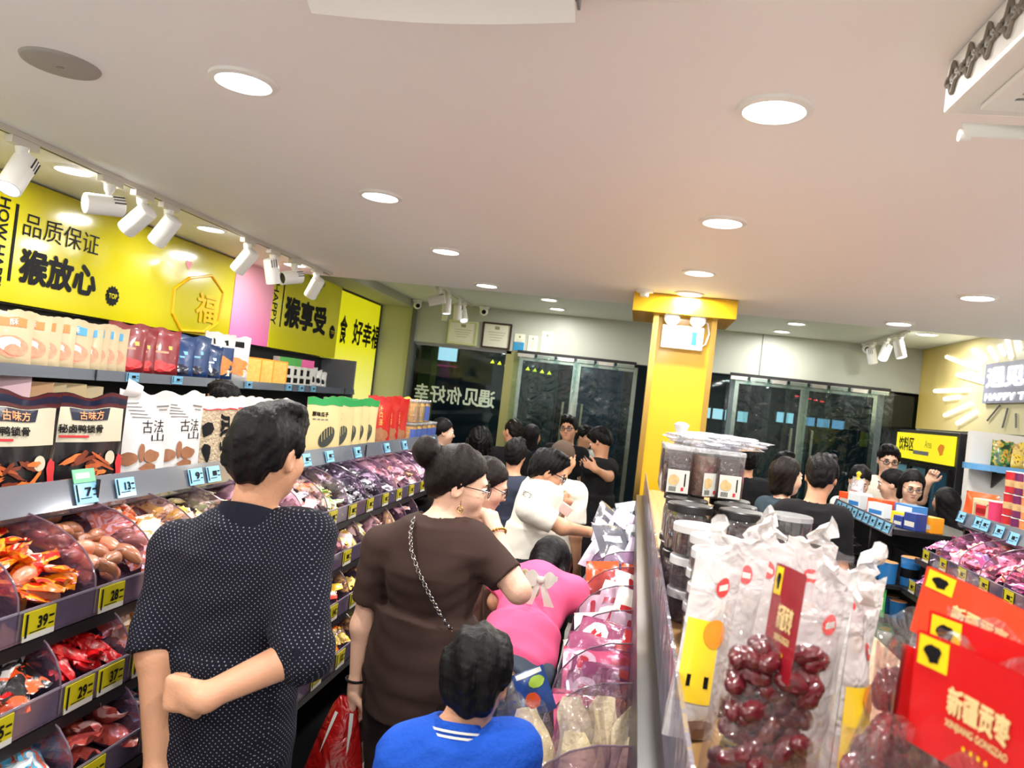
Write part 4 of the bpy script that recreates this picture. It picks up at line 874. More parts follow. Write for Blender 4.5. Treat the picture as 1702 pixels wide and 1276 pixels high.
for i in range(6): clear_pack('corn_pack', f'clear pack of cream dried corn strips, {ORD[i]} of the fan in the near island tray', 'cream corn packs', (-.10+.075*(i % 3)+.01*(i//3), 1.50+.13*(i//3)+.02*(i % 3), .87), (R(-14-8*(i % 2)), R(-16+14*(i % 3)), R(10)), .085, .30, .05, M_creamf, i)
for i in range(4): clear_pack('stick_pack', f'clear pack of pale cheese sticks, {ORD[i]} leaning before the divider panel in the second tray', 'pale stick packs', (-.04+.045*i, 1.66+.03*(i % 2), .93), (R(-12), R(-6+7*i), R(6)), .08, .25, .04, mat('stick_cream', (228, 214, 178), .5, vary=.2, vscale=40, bump=.5, bscale=60), 9+i)
M_prose = mat('pack_rose', (224, 92, 124), .25, coat=.6, bump=.35, bscale=25); M_pmag = mat('pack_plum', (134, 62, 96), .22, coat=.6, bump=.4, bscale=30, vary=.35, vscale=14); M_pwhite = mat('pack_white', (226, 218, 212), .28, coat=.5, bump=.35, bscale=25); M_por = mat('pack_orange', (206, 78, 34), .25, coat=.5, bump=.35, bscale=25); M_pred = mat('pack_red', (190, 30, 40), .25, coat=.5); M_pyel = mat('pack_yellow', (240, 200, 40), .3, coat=.4)
for i in range(9): pack('candy_bag', f'glossy candy bag, {ORD[i]} from the camera in the pink stack of the island trays', 'pink candy bags', (-.015+.012*((i*7) % 3), 1.86+.06*i, .89+.02*i), (R(24+3*(i % 3)), R(-4+3*(i % 3)), R(-6+5*(i % 4))), (.22, .17, .04), (M_prose, M_pmag, M_pmag)[i % 3], i, [('*swirl', .08, .2, .42, .8, M_pwhite), ('*red_fruit', .18, .3, .34, .66, M_pred), ('band', .62, .2, .95, .85, M_pred), ('band', .76, .25, .95, .6, M_pyel)] if i % 2 == 0 else [('band', .1, .3, .8, .4, M_prose), ('band', .6, .55, .9, .75, M_por)])
for i in range(9): pack('nougat_bag', f'white bag with red letter print, {ORD[i]} of the white heap in the island trays', 'white bags with red letters', (-.05+.06*(i % 3), 2.52+.17*(i//3), .93+.045*(i % 3)+.03*(i//3)), (R(38+10*(i % 2)), R(-14+13*(i % 3)), R(random.uniform(-18, 18))), (.15, .19, .03), M_pwhite, 20+i, [('=L', .3, .25, .62, .8, M_pred), ('band', .1, .1, .9, .17, M_twhite)] if i % 2 == 0 else [('band', .15, .35, .85, .6, M_pred)])
for i in range(6): pack('orange_bag', f'orange red spicy bag, {ORD[i]} of the orange heap in the island trays', 'orange bags', (-.06+.07*(i % 3), 3.12+.14*(i//3), .97+.05*(i % 2)), (R(50), R(-10+8*(i % 3)), R(random.uniform(-14, 14))), (.14, .2, .03), M_por, 40+i, [('*picture', .3, .2, .7, .6, M_red)])
M_gw = mat('pack_grey', (176, 178, 186), .22, coat=.7, bump=.5, bscale=22, vary=.35, vscale=12); M_gd = mat('pack_slate', (92, 94, 104), .22, coat=.7, bump=.5, bscale=22, vary=.4, vscale=12); M_gl = mat('pack_lilac', (190, 172, 196), .22, coat=.7, bump=.5, bscale=22, vary=.3, vscale=12)
for i in range(22): pack('crinkled_bag', f'crinkled {["slate", "white", "lilac"][i % 3]} bag, {ORD[i] if i < 20 else ("last but one", "last")[i-20]} from the orange heap in the island trays', 'grey crinkled bags', (-.09+.06*((i*2) % 5)*.75, 3.46+.06*i, .98+.05*(i % 4)), (R(random.uniform(15, 60)), R(random.uniform(-35, 35)), R(random.uniform(-50, 50))), (.15, .2, .04), (M_gd, M_gw, M_gl)[i % 3], 60+i, [('band', .2, .4, .8, .6, (M_gw, M_gd, M_gw)[i % 3])])
p_ = onY(888, 1150, 1.72); o = pack('hanging_packet', 'small blue packet with orange fish picture, hung at the corner of the island tray', None, p_, (R(82), R(-24), R(20)), (.075, .10, .02), mat('packet_blue', (40, 70, 130), .3, coat=.5), 77, [('*orange_fish', .15, .2, .6, .55, M_por), ('*green_cap', .4, .6, .9, .85, mat('cap_green', (150, 180, 60), .4)), ('band', .1, .88, .9, .98, M_twhite)])
# ---------------------------------------------------------------- people: one smooth surface per body from blended volumes
def V(*a): return np.array(a, float)
def smin(a, b, k): h = np.clip(.5+.5*(b-a)/k, 0, 1); return b+(a-b)*h-k*h*(1-h)
def capsule(a, b, r0, r1):
    a, b = V(*a), V(*b); ab = b-a; L2 = max(1e-9, ab@ab)
    def f(P): t = np.clip((P-a)@ab/L2, 0, 1); return np.linalg.norm(P-a-t[:, None]*ab, axis=1)-(r0+(r1-r0)*t)
    f.lo = np.minimum(a, b)-max(r0, r1); f.hi = np.maximum(a, b)+max(r0, r1); return f
def ellips(c, r, M=None):
    c, r = V(*c), V(*r)
    def f(P):
        q = P-c
        if M is not None: q = q@M
        q = q/r; n = np.linalg.norm(q, axis=1); return (n-1)*n*1./np.maximum(1e-6, np.linalg.norm(q/r, axis=1))
    m = r.max(); f.lo = c-m; f.hi = c+m; return f
def torso(p0, p1, side, prof):
    """elliptic trunk from p0 up to p1; prof rows (t, half width, half depth, forward shift)"""
    p0, p1 = V(*p0), V(*p1); ax = p1-p0; L = np.linalg.norm(ax); ax = ax/L; sd = V(*side); sd = sd-ax*(sd@ax); sd /= np.linalg.norm(sd); fd = np.cross(ax, sd)
    pr = np.array(prof)
    def f(P):
        q = P-p0; z = q@ax; t = z/L; a = np.interp(t, pr[:, 0], pr[:, 1]); b = np.interp(t, pr[:, 0], pr[:, 2]); s = np.interp(t, pr[:, 0], pr[:, 3])
        x = q@sd; y = q@fd-s; n = np.sqrt((x/a)**2+(y/b)**2); d = (n-1)*np.minimum(a, b)*.9
        e = np.maximum(-z+pr[0, 0]*L, z-pr[-1, 0]*L); return np.where(e > 0, np.sqrt(np.maximum(d, 0)**2+e**2)+np.minimum(d, 0)*0, np.maximum(d, e))
    m = pr[:, 1].max()+.03; f.lo = np.minimum(p0, p1)-m; f.hi = np.maximum(p0, p1)+m; return f
def flatend(f, p, d):
    p, d = V(*p), V(*d); d = d/np.linalg.norm(d)
    def g(P): return np.maximum(f(P), (P-p)@d)
    g.lo, g.hi = f.lo, f.hi; return g
def blend(prims, pad=.07):
    """prims: (fn, k); k<0 carves"""
    lo = np.min([f.lo for f, k in prims], 0); hi = np.max([f.hi for f, k in prims], 0)
    def g(P):
        d = np.full(len(P), .5)
        for f, k in prims:
            m = np.all((P > f.lo-pad) & (P < f.hi+pad), axis=1)
            if not m.any(): continue
            v = f(P[m]); d[m] = smin(d[m], v, k) if k > 0 else -smin(-d[m], v, -k)
        return d
    g.lo, g.hi = lo, hi; return g
def surf(name, g, h, m, parent, cuts=None, wr=0., wk=14., seed=0, pad=.02):
    """surface nets of g over its box, evaluated only near the surface"""
    lo = g.lo-pad-h; n = np.ceil((g.hi+pad+h-lo)/h).astype(int)+1; B = 6
    nb = -(-n//B); n = nb*B+1
    rr = np.random.RandomState(seed); dirs = rr.randn(7, 3)*wk; ph = rr.rand(7)*6.28
    def ev(P):
        d = g(P)
        if wr:
            s = 0
            for i in range(7): s = s+np.sin(P@dirs[i]*(1, 1, 1.6, 2.2, 2.6, 3.5, 4.5)[i]+ph[i])*(1, 1, .8, .6, .5, .35, .3)[i]
            d = d+s*wr*.35
        if cuts:
            for c in cuts: d = np.maximum(d, c(P))
        return d
    ib = np.stack(np.meshgrid(*[np.arange(k) for k in nb], indexing='ij'), -1).reshape(-1, 3)
    cd = ev(lo+(ib*B+B/2)*h); act = np.abs(cd) < B*h*1.35+.008
    W = np.where(cd < 0, -1., 1.).reshape(nb).repeat(B, 0).repeat(B, 1).repeat(B, 2); W = np.pad(W, ((0, 1),)*3, mode='edge').astype(np.float32)
    mk = np.zeros(n, bool)
    ab = ib[act]
    for dx in range(B+1):
        for dy in range(B+1):
            for dz in range(B+1): mk[ab[:, 0]*B+dx, ab[:, 1]*B+dy, ab[:, 2]*B+dz] = True
    ix = np.argwhere(mk)
    for s in range(0, len(ix), 200000): q = ix[s:s+200000]; W[q[:, 0], q[:, 1], q[:, 2]] = ev(lo+q*h)
    S = W < 0; S[0] = S[-1] = False; S[:, 0] = S[:, -1] = False; S[:, :, 0] = S[:, :, -1] = False
    cs = sum(S[i:n[0]-1+i, j:n[1]-1+j, k:n[2]-1+k].astype(np.int8) for i in (0, 1) for j in (0, 1) for k in (0, 1))
    cell = np.argwhere((cs > 0) & (cs < 8)); idx = np.full(n-1, -1, np.int64); idx[cell[:, 0], cell[:, 1], cell[:, 2]] = np.arange(len(cell))
    acc = np.zeros((len(cell), 3)); cnt = np.zeros(len(cell))
    for ax in range(3):
        o = [k for k in range(3) if k != ax]
        for a in (0, 1):
            for b in (0, 1):
                p = cell.copy(); p[:, o[0]] += a; p[:, o[1]] += b; q = p.copy(); q[:, ax] += 1
                w0 = W[p[:, 0], p[:, 1], p[:, 2]]; w1 = W[q[:, 0], q[:, 1], q[:, 2]]; c = (w0 < 0) != (w1 < 0)
                t = np.where(c, w0/np.where(c, w0-w1, 1), 0); v = p.astype(float); v[:, ax] += t; acc[c] += v[c]; cnt[c] += 1
    vs = lo+acc/np.maximum(cnt, 1)[:, None]*h
    fs = []
    for ax in range(3):
        s0 = [slice(1, -1)]*3; A = S.take(np.arange(n[ax]-1), ax) != S.take(np.arange(1, n[ax]), ax); e = np.argwhere(A)
        o = [k for k in range(3) if k != ax]; ok = (e[:, o[0]] > 0) & (e[:, o[1]] > 0) & (e[:, o[0]] < n[o[0]]-1) & (e[:, o[1]] < n[o[1]]-1); e = e[ok]
        def cl(a, b): c = e.copy(); c[:, o[0]] -= a; c[:, o[1]] -= b; return idx[c[:, 0], c[:, 1], c[:, 2]]
        q = np.stack([cl(1, 1), cl(0, 1), cl(0, 0), cl(1, 0)], 1); fl = S[e[:, 0], e[:, 1], e[:, 2]]
        if ax == 1: fl = ~fl
        q[~fl] = q[~fl][:, ::-1]; fs.append(q)
    fs = np.concatenate(fs); fs = fs[(fs >= 0).all(1)]
    me = bpy.data.meshes.new(name); me.vertices.add(len(vs)); me.vertices.foreach_set('co', vs.astype(np.float32).ravel())
    me.loops.add(len(fs)*4); me.loops.foreach_set('vertex_index', fs.ravel().astype(np.int32)); me.polygons.add(len(fs)); me.polygons.foreach_set('loop_start', np.arange(0, len(fs)*4, 4, dtype=np.int32))
    me.update(calc_edges=True); me.validate(); me.shade_smooth(); me.materials.append(m)
    return link(name, me, parent)
def skin_mat(n, c):
    if n in _M: return _M[n]
    m = mat(n, c, .48, vary=.12, vscale=14, bump=.12, bscale=160); b = m.node_tree.nodes['Principled BSDF']
    b.inputs['Subsurface Weight'].default_value = .12; b.inputs['Subsurface Radius'].default_value = (.012, .004, .002); return m
SK = skin_mat('skin_tan', (200, 148, 116)); SKL = skin_mat('skin_fair', (224, 178, 152)); SKD = skin_mat('skin_olive', (180, 128, 96))
def hair_mat(n, c, rough=.5):
    if n in _M: return _M[n]
    m, nt, b = newmat(n); L = nt.links.new; tc = N(nt, 'ShaderNodeTexCoord'); mp = N(nt, 'ShaderNodeMapping'); mp.inputs['Scale'].default_value = (160, 160, 14); L(tc.outputs['Object'], mp.inputs[0])
    nz = N(nt, 'ShaderNodeTexNoise', i_Scale=1., i_Detail=3., i_Distortion=.5); L(mp.outputs[0], nz.inputs['Vector']); bp = N(nt, 'ShaderNodeBump', i_Strength=.7, i_Distance=.004); L(nz.outputs['Fac'], bp.inputs['Height']); L(bp.outputs[0], b.inputs['Normal'])
    b.inputs['Base Color'].default_value = lin(c); b.inputs['Roughness'].default_value = rough; b.inputs['Specular IOR Level'].default_value = .16; _M[n] = m; return m
HB = hair_mat('hair_black', (11, 10, 11)); HBR = hair_mat('hair_dark_brown', (22, 16, 14)); HSH = hair_mat('hair_shaved', (74, 60, 50), .7)
def cloth(n, c, bump=.10, bs=420, rough=.85):
    m = mat(n, c, rough, bump=bump, bscale=bs, spec=.2); return m
M_eyew = mat('eye_white', (230, 226, 220), .25); M_iris = mat('eye_dark', (30, 20, 16), .15); M_lip = mat('lips', (176, 98, 88), .45); M_spec = mat('spectacle_black', (16, 16, 18), .25, coat=.4); M_lens = clear('spectacle_lens', (245, 246, 250), .02, .02, (220, 220, 230), .35)
def rotm(yaw=0, pitch=0, roll=0):
    """pitch>0 looks down, yaw>0 turns left, roll>0 tips to the right"""
    return np.array(Matrix.Rotation(yaw, 3, 'Z') @ Matrix.Rotation(-pitch, 3, 'X') @ Matrix.Rotation(roll, 3, 'Y'))
def finger(base, d, n, L, r, curl, side):
    """three joints bending about the palm normal"""
    p = base; out = []; axis = np.cross(d, n); seg = (.46, .30, .26)
    for i, s in enumerate(seg):
        a = curl*(.75, 1.05, .75)[i]; d = d*math.cos(a)-n*math.sin(a)*1.0; nn = np.cross(axis, d); n = nn/np.linalg.norm(nn)*np.sign(1); n = -n if False else n
        n = np.cross(axis, d); n = n/np.linalg.norm(n); q = p+d*L*s; out.append((capsule(p, q, r*(1-.08*i), r*(.94-.1*i)), .004)); p = q
    return out
def hand(w, d, n, side, curl=.35, s=1., spread=.08, thumb=.5, curls=None):
    """w wrist, d pointing direction, n back-of-hand normal, side: +1 when the thumb lies along cross(d,n)"""
    w, d, n = V(*w), V(*d), V(*n); d = d/np.linalg.norm(d); n = n-d*(n@d); n /= np.linalg.norm(n); t = np.cross(d, n)*side
    P = [(capsule(w-d*.01, w+d*.03*s, .025*s, .024*s), .02)]
    for k in (-.026, -.009, .009, .026): P.append((capsule(w+d*.02*s+t*k*.75*s, w+d*.085*s+t*k*s, .0155*s, .0125*s), .012))
    for i, (k, L, r) in enumerate(((.030, .072, .0088), (.0105, .08, .0092), (-.0095, .074, .0088), (-.0285, .058, .0078))):
        b = w+d*(.088, .092, .088, .08)[i]*s+t*k*s; dd = d+t*spread*(k/.03); P += finger(b, dd/np.linalg.norm(dd), n, L*s, r*s, (curls[i] if curls else curl*(1+.12*i)), side)
    b = w+d*.022*s+t*.022*s; td = d*.62+t*.7-n*thumb; td /= np.linalg.norm(td); q = b+td*.042*s; td2 = d*.85+t*.25-n*thumb*.8; td2 /= np.linalg.norm(td2); e = q+td2*.032*s; td3 = d*.9-n*thumb; td3 /= np.linalg.norm(td3)
    P += [(capsule(b, q, .0155*s, .0115*s), .012), (capsule(q, e, .0108*s, .0098*s), .005), (capsule(e, e+td3*.024*s, .0098*s, .0078*s), .005)]
    return P
def person(name, label, loc, face, H=1.70, wide=1., lean=0., head=(0, 0, 0), joints=None, hands=None, skin=None, hair=('short', None), top=None, bottom=None, h=.008, sex='m', specs=None, age=1., group=None, headoff=(0, 0, 0), features=True, bust=0.):
    """loc: floor point under the pelvis; face: heading in degrees, 0 looks along +y, positive turns left;
    joints: world points for shoulder/elbow/wrist keys like eR,wR,eL,wL,head"""
    o = thing(name, label, 'person', (loc[0], loc[1], 0), R(face), group); s = H/1.70; skin = skin or SK; cf, sf = math.cos(R(face)), math.sin(R(face))
    def loc_(p): q = V(*p)-V(loc[0], loc[1], 0); return V(q[0]*cf+q[1]*sf, -q[0]*sf+q[1]*cf, q[2])
    hs = s*age; L = R(lean)
    pel = V(0, 0, .93*s); up_ = V(0, math.sin(L), math.cos(L)); nb = pel+up_*.50*s
    J = dict(sR=nb-up_*.05*s+V(.178*wide*s, 0, 0), sL=nb-up_*.05*s+V(-.178*wide*s, 0, 0), head=nb+up_*.10*s+V(0, .028*s, .075*s))
    for k, sg in (('R', 1), ('L', -1)):
        J['e'+k] = J['s'+k]+V(sg*.045*s, -.03*s, -.275*s); J['w'+k] = J['e'+k]+V(-sg*.005, .07*s, -.235*s)
        J['h'+k] = pel+V(sg*.09*s*wide, 0, -.03*s); J['k'+k] = V(sg*.095*s, .02*s, .49*s); J['a'+k] = V(sg*.10*s, -.02*s, .07*s)
    for k, p in (joints or {}).items(): J[k] = loc_(p)
    hc = J['head']+V(*headoff); HM = rotm(R(head[0]), R(head[1]), R(head[2]))
    def hp(x, y, z): return hc+HM@(V(x, y, z)*hs)
    E_ = lambda c, r: ellips(hp(*c), V(*r)*hs, HM)
    C_ = lambda a, b, r0, r1: capsule(hp(*a), hp(*b), r0*hs, r1*hs)
    wt = wide; sx = V(1, 0, 0)
    if sex == 'f': prof = [(-.16, .10, .09, 0), (-.05, .165*wt, .115, -.01), (.12, .168*wt, .118, -.005), (.42, .132*wt, .098, 0), (.68, .15*wt, .115+bust, .008), (.86, .155*wt, .10, 0), (.98, .085*wt, .07, -.01)]
    else: prof = [(-.16, .10, .09, 0), (-.05, .155*wt, .11, -.01), (.12, .160*wt, .115, -.005), (.42, .148*wt, .108, 0), (.68, .168*wt, .12, .004), (.86, .172*wt, .108, 0), (.98, .09*wt, .07, -.01)]
    prof = [(t, a*s, b*s, c*s) for t, a, b, c in prof]
    A = 1.0 if sex == 'm' else .9
    def trunk(g=0.): 
        pr = [(t, a+g, b+g, c) for t, a, b, c in prof]; P = [(torso(pel, nb, sx, pr), .04)]
        for k in 'RL': P += [(capsule(nb-up_*.03*s+V(.03*s*(1 if k == 'R' else -1), 0, 0), J['s'+k]-up_*.005*s, .056*s+g, .050*s*A+g), .05)]
        return P
    def arm(k, g=0., lo_=1.): # upper arm part up to lo_ (1 elbow, 2 wrist)
        a, e, w_ = J['s'+k], J['e'+k], J['w'+k]; P = [(capsule(a, a+(e-a)*min(1, lo_), .051*s*A+g, (.051-.010*min(1, lo_))*s*A+g), .03)]
        if lo_ > 1: P.append((capsule(e, e+(w_-e)*(lo_-1), .041*s*A+g, (.041-.014*(lo_-1))*s*A+g), .025))
        return P
    def legs(g=0., to=2., r=1.):
        P = [(torso(pel-up_*.10*s, pel+up_*.04*s, sx, [(0, .13*wt*s+g, .105*s+g, -.008), (.9, .162*wt*s+g, .115*s+g, -.006)]), .03)]
        for k in 'RL':
            P.append((capsule(J['h'+k], J['k'+k], .085*s*r+g, .056*s*r+g), .04)); P.append((capsule(J['k'+k], J['a'+k], .054*s*r+g, .038*s*r+g), .03))
        return P
    # skin
    P = trunk(-.004)+legs(-.004)
    for k in 'RL':
        P += arm(k, 0, 2.); f0 = V(*J['a'+k]); P += [(capsule(f0+V(0, -.03, -.03)*s, f0+V(0, .13, -.045)*s, .036*s, .028*s), .03)]
        wv = J['w'+k]-J['e'+k]; hd = (hands or {}).get(k)
        if hd: P += hand(J['w'+k], loc_(V(*hd['d'])+V(loc[0], loc[1], 0)) if True else 0, loc_(V(*hd['n'])+V(loc[0], loc[1], 0)), hd.get('side', 1 if k == 'R' else -1), hd.get('curl', .4), s*hd.get('s', 1), hd.get('spread', .06), hd.get('thumb', .5), hd.get('curls'))
        else: P += hand(J['w'+k], wv, V(1 if k == 'R' else -1, 0, 0)+V(0, -.3, 0), 1 if k == 'R' else -1, .35, s)
    P += [(capsule(nb-up_*.03*s, hp(0, -.012, -.05), .056*s*(1 if sex == 'm' else .88), .054*hs*(1 if sex == 'm' else .88)), .03)]
    P += [(E_((0, -.014, .022), (.076, .094, .094)), .03), (E_((0, .034, -.045), (.058, .058, .062)), .035), (E_((0, .066, -.088), (.028, .024, .024)), .03), (E_((.036, .062, -.028), (.026, .026, .03)), .02), (E_((-.036, .062, -.028), (.026, .026, .03)), .02)]
    P += [(C_((0, .082, .016), (0, .104, -.022), .0085, .0125), .012), (C_((.009, .093, -.026), (-.009, .093, -.026), .008, .008), .008), (C_((-.034, .080, .028), (.034, .080, .028), .010, .010), .014), (C_((-.018, .089, -.056), (.018, .089, -.056), .0075, .0075), .008)]
    for sg in (1, -1): P += [(E_((sg*.030, .094, .008), (.017, .012, .012)), -.01), (E_((sg*.077, -.006, -.012), (.009, .019, .031)), .008), (E_((sg*.083, .0, -.01), (.006, .010, .018)), -.004)]
    surf('body', blend(P), h, skin, o, seed=1)
    # face
    if features:
        for sg in (1, -1):
            MB().ball(hp(sg*.030, .0815, .008), .0118*hs, 10, 8).build('eye', M_eyew, o, smooth=True); MB().ball(hp(sg*.030, .0885, .007), .0066*hs, 10, 8).build('iris', M_iris, o, smooth=True)
            MB().tube([hp(sg*x, y, z) for x, y, z in ((.014, .092, .028), (.028, .0935, .033), (.045, .084, .029))], [.003*hs, .004*hs, .0022*hs], 6).build('eyebrow', hair[1] or HB, o, smooth=True)
            MB().tube([hp(sg*x, y, z) for x, y, z in ((.018, .092, .011), (.030, .0945, .016), (.043, .087, .010))], .0018*hs, 5).build('eyelid', hair[1] or HB, o, smooth=True)
        MB().tube([hp(x, y, z) for x, y, z in ((-.022, .0895, -.056), (-.010, .096, -.053), (0, .0975, -.0545), (.010, .096, -.053), (.022, .0895, -.056))], [.002*hs, .0045*hs, .0045*hs, .0045*hs, .002*hs], 6).build('lips', M_lip, o, smooth=True)
    # hair
    st, hm = hair; hm = hm or HB
    if st:
        HP = [(E_((0, -.018, .03), (.087, .104, .099)), .02)]; pl = []
        def lz(P_): return (P_-hc)@HM/hs
        def line(P_):
            q = lz(P_); y, z = q[:, 1], q[:, 2]; jag = .004*np.sin(q[:, 0]*230)+.003*np.sin(q[:, 0]*410+1)
            if st in ('bun', 'tail'): return np.where(y > -.055, (y-z)*.7-.004+jag*.5, -.075-z)
            if st in ('bob', 'long', 'curly'): return np.minimum(y-(.022+.75*np.maximum(0, z-.01))+jag, .09-z)
            return np.maximum(np.where(z > -.02, (y-(.018+.66*(z+.02)))*.8+jag, (y-(-.016+.80*(z+.025)))*.8), -.084-z)
        if st in ('short', 'crop', 'shaved', 'boy'):
            if st == 'short': HP += [(E_((0, .045, .088), (.062, .05, .032)), .03), (E_((.03, .02, .118), (.04, .05, .02)), .02), (E_((0, -.075, -.03), (.062, .03, .05)), .03)]
            if st == 'boy': HP = [(E_((0, -.018, .036), (.089, .106, .099)), .02), (E_((0, -.07, -.03), (.06, .03, .055)), .03)]
            if st in ('crop', 'shaved'): HP = [(E_((0, -.016, .026), (.080, .099, .097)), .02), (E_((0, -.075, -.03), (.056, .025, .04)), .03)]
            surf('hair', blend(HP), min(h, .006), hm, o, [line], (.006 if st != 'shaved' else .001), 75, 3)
        else:
            if st == 'bob': HP += [(C_((.062, -.02, .02), (.068, -.01, -.10), .035, .03), .03), (C_((-.062, -.02, .02), (-.068, -.01, -.10), .035, .03), .03), (C_((0, -.07, .0), (0, -.06, -.10), .055, .045), .04)]
            if st == 'long': HP += [(C_((.06, -.03, .02), (.085, -.05, -.26), .04, .03), .03), (C_((-.06, -.03, .02), (-.085, -.05, -.26), .04, .03), .03), (C_((0, -.08, .0), (0, -.10, -.30), .065, .05), .05)]
            if st == 'bun': HP += [(E_((0, -.142, .062), (.052, .05, .052)), .012), (E_((0, -.07, -.02), (.06, .04, .06)), .03)]
            if st == 'tail': HP += [(E_((0, -.075, -.01), (.06, .035, .06)), .03), (C_((0, -.11, .0), (0, -.13, -.16), .032, .022), .02)]
            if st == 'curly': HP = [(E_((0, -.02, .035), (.105, .12, .11)), .02), (C_((.075, -.03, .0), (.085, -.03, -.10), .045, .04), .03), (C_((-.075, -.03, .0), (-.085, -.03, -.10), .045, .04), .03), (C_((0, -.09, .0), (0, -.08, -.11), .065, .055), .04)]
            surf('hair', blend(HP), min(h, .006), hm, o, [line], .0035 if st != 'curly' else .012, 60 if st != 'curly' else 90, 3)
    if specs:
        g = MB()
        for sg in (1, -1):
            ring = [hp(sg*.032+.023*math.cos(a), .104, .006+.018*math.sin(a)) for a in [2*PI*i/20 for i in range(21)]]; g.tube(ring, specs*hs, 5); g.tube([hp(sg*.054, .102, .012), hp(sg*.074, .07, .012), hp(sg*.079, .0, .006), hp(sg*.077, -.02, -.008)], specs*hs, 5)
        g.tube([hp(-.010, .104, .010), hp(0, .106, .013), hp(.010, .104, .010)], specs*hs, 5); gg = g.build('glasses', M_spec, o, smooth=True)
        for sg in (1, -1): MB().add([hp(sg*.032+.022*math.cos(a), .104, .006+.017*math.sin(a)) for a in [2*PI*i/16 for i in range(16)]], [tuple(range(16))]).build('lens', M_lens, gg)
    # clothes
    ninf = dict(n=0)
    if top:
        tm = top['m']; gi = top.get('loose', .012)*s; sl = top.get('sleeve', .62); T = trunk(gi)
        for k in 'RL':
            q = sl if not isinstance(sl, dict) else sl[k]; U = arm(k, gi+.006*s, q); a, e, w_ = J['s'+k], J['e'+k], J['w'+k]
            p, d_ = (a+(e-a)*q, e-a) if q <= 1 else (e+(w_-e)*(q-1), w_-e)
            U[-1] = (flatend(U[-1][0], p, d_), U[-1][1]); T += U
        hem = top.get('hem', -.12); hz = pel[2]+hem*s
        T += [(torso(pel+V(0, 0, hem*s-.01), pel+up_*.2*s, sx, [(0, .172*wt*s+gi+.004, .128*s+gi+.004, -.006), (1, .165*wt*s+gi, .118*s+gi, -.004)]), .03)]
        nr = top.get('neck', .075)*s; nc = nb+up_*.055*s+V(0, .02*s, 0)
        cuts = [lambda P_: nr-np.linalg.norm((P_-nc)*V(1, 1, 1), axis=1), lambda P_: hz-P_[:, 2]]
        if lean > 35: cuts = cuts[:1]+[lambda P_: -(P_-pel)@up_+hem*s]
        sh = surf('shirt', blend(T), h, tm, o, cuts, top.get('wr', .006), top.get('wk', 16), 5+int(loc[0]*10) % 7)
        if top.get('collar'):
            # turned-down collar: a band around the neck base
            cc = nb+up_*.005*s; b = MB(); rw = top['collar']
            def ring(r, z, dz): return [tuple(cc+V(r[0]*math.sin(a), -r[1]*math.cos(a)-.004, 0)*s+up_*(z-dz*.5*(1-math.cos(a)))*s) for a in [2*PI*i/32 for i in range(33)]]
            rs = [ring((.082, .080), -.015, .05), ring((.074, .072), .035, .045), ring((.068, .066), .05, .045), ring((.063, .061), .045, .045), ring((.062, .06), .0, .045)]
            b.rings(rs, (0, 0), False).build('collar', rw, sh, smooth=True)
            if top.get('stripes'):
                for z in (.004, .017, .03): MB().rings([ring((.0845-.0025*(z/.016), .0825-.0025*(z/.016)), z-.003, .048), ring((.0835-.0025*(z/.016), .0815-.0025*(z/.016)), z+.003, .048)], (0, 0), False).build('collar_stripe', top['stripes'], sh, smooth=True)
    if bottom:
        Bp = legs(.014*s, 2, bottom.get('r', 1.12)); bt = bottom.get('to', .09)*s
        surf('trousers', blend(Bp), max(h, .008), bottom['m'], o, [lambda P_: bt-P_[:, 2], lambda P_: P_[:, 2]-pel[2]-.12*s], .006, 16, 9)
        for k in 'RL':
            f0 = V(*J['a'+k]); MB().rings([[tuple(f0+V(.042*s*w2*math.cos(a), y, -.025*s+.04*s*hh*math.sin(a) if math.sin(a) > 0 else -.065*s)) for a in [2*PI*i/14 for i in range(14)]] for y, w2, hh in ((-.075*s, .5, .6), (-.055*s, .85, 1), (.05*s, .95, .9), (.12*s, 1.05, .6), (.165*s, .6, .3))]).build('shoe', bottom.get('shoe', M_dark), o, smooth=True)
    o['_s'] = 0; del o['_s']
    return o, J, hp
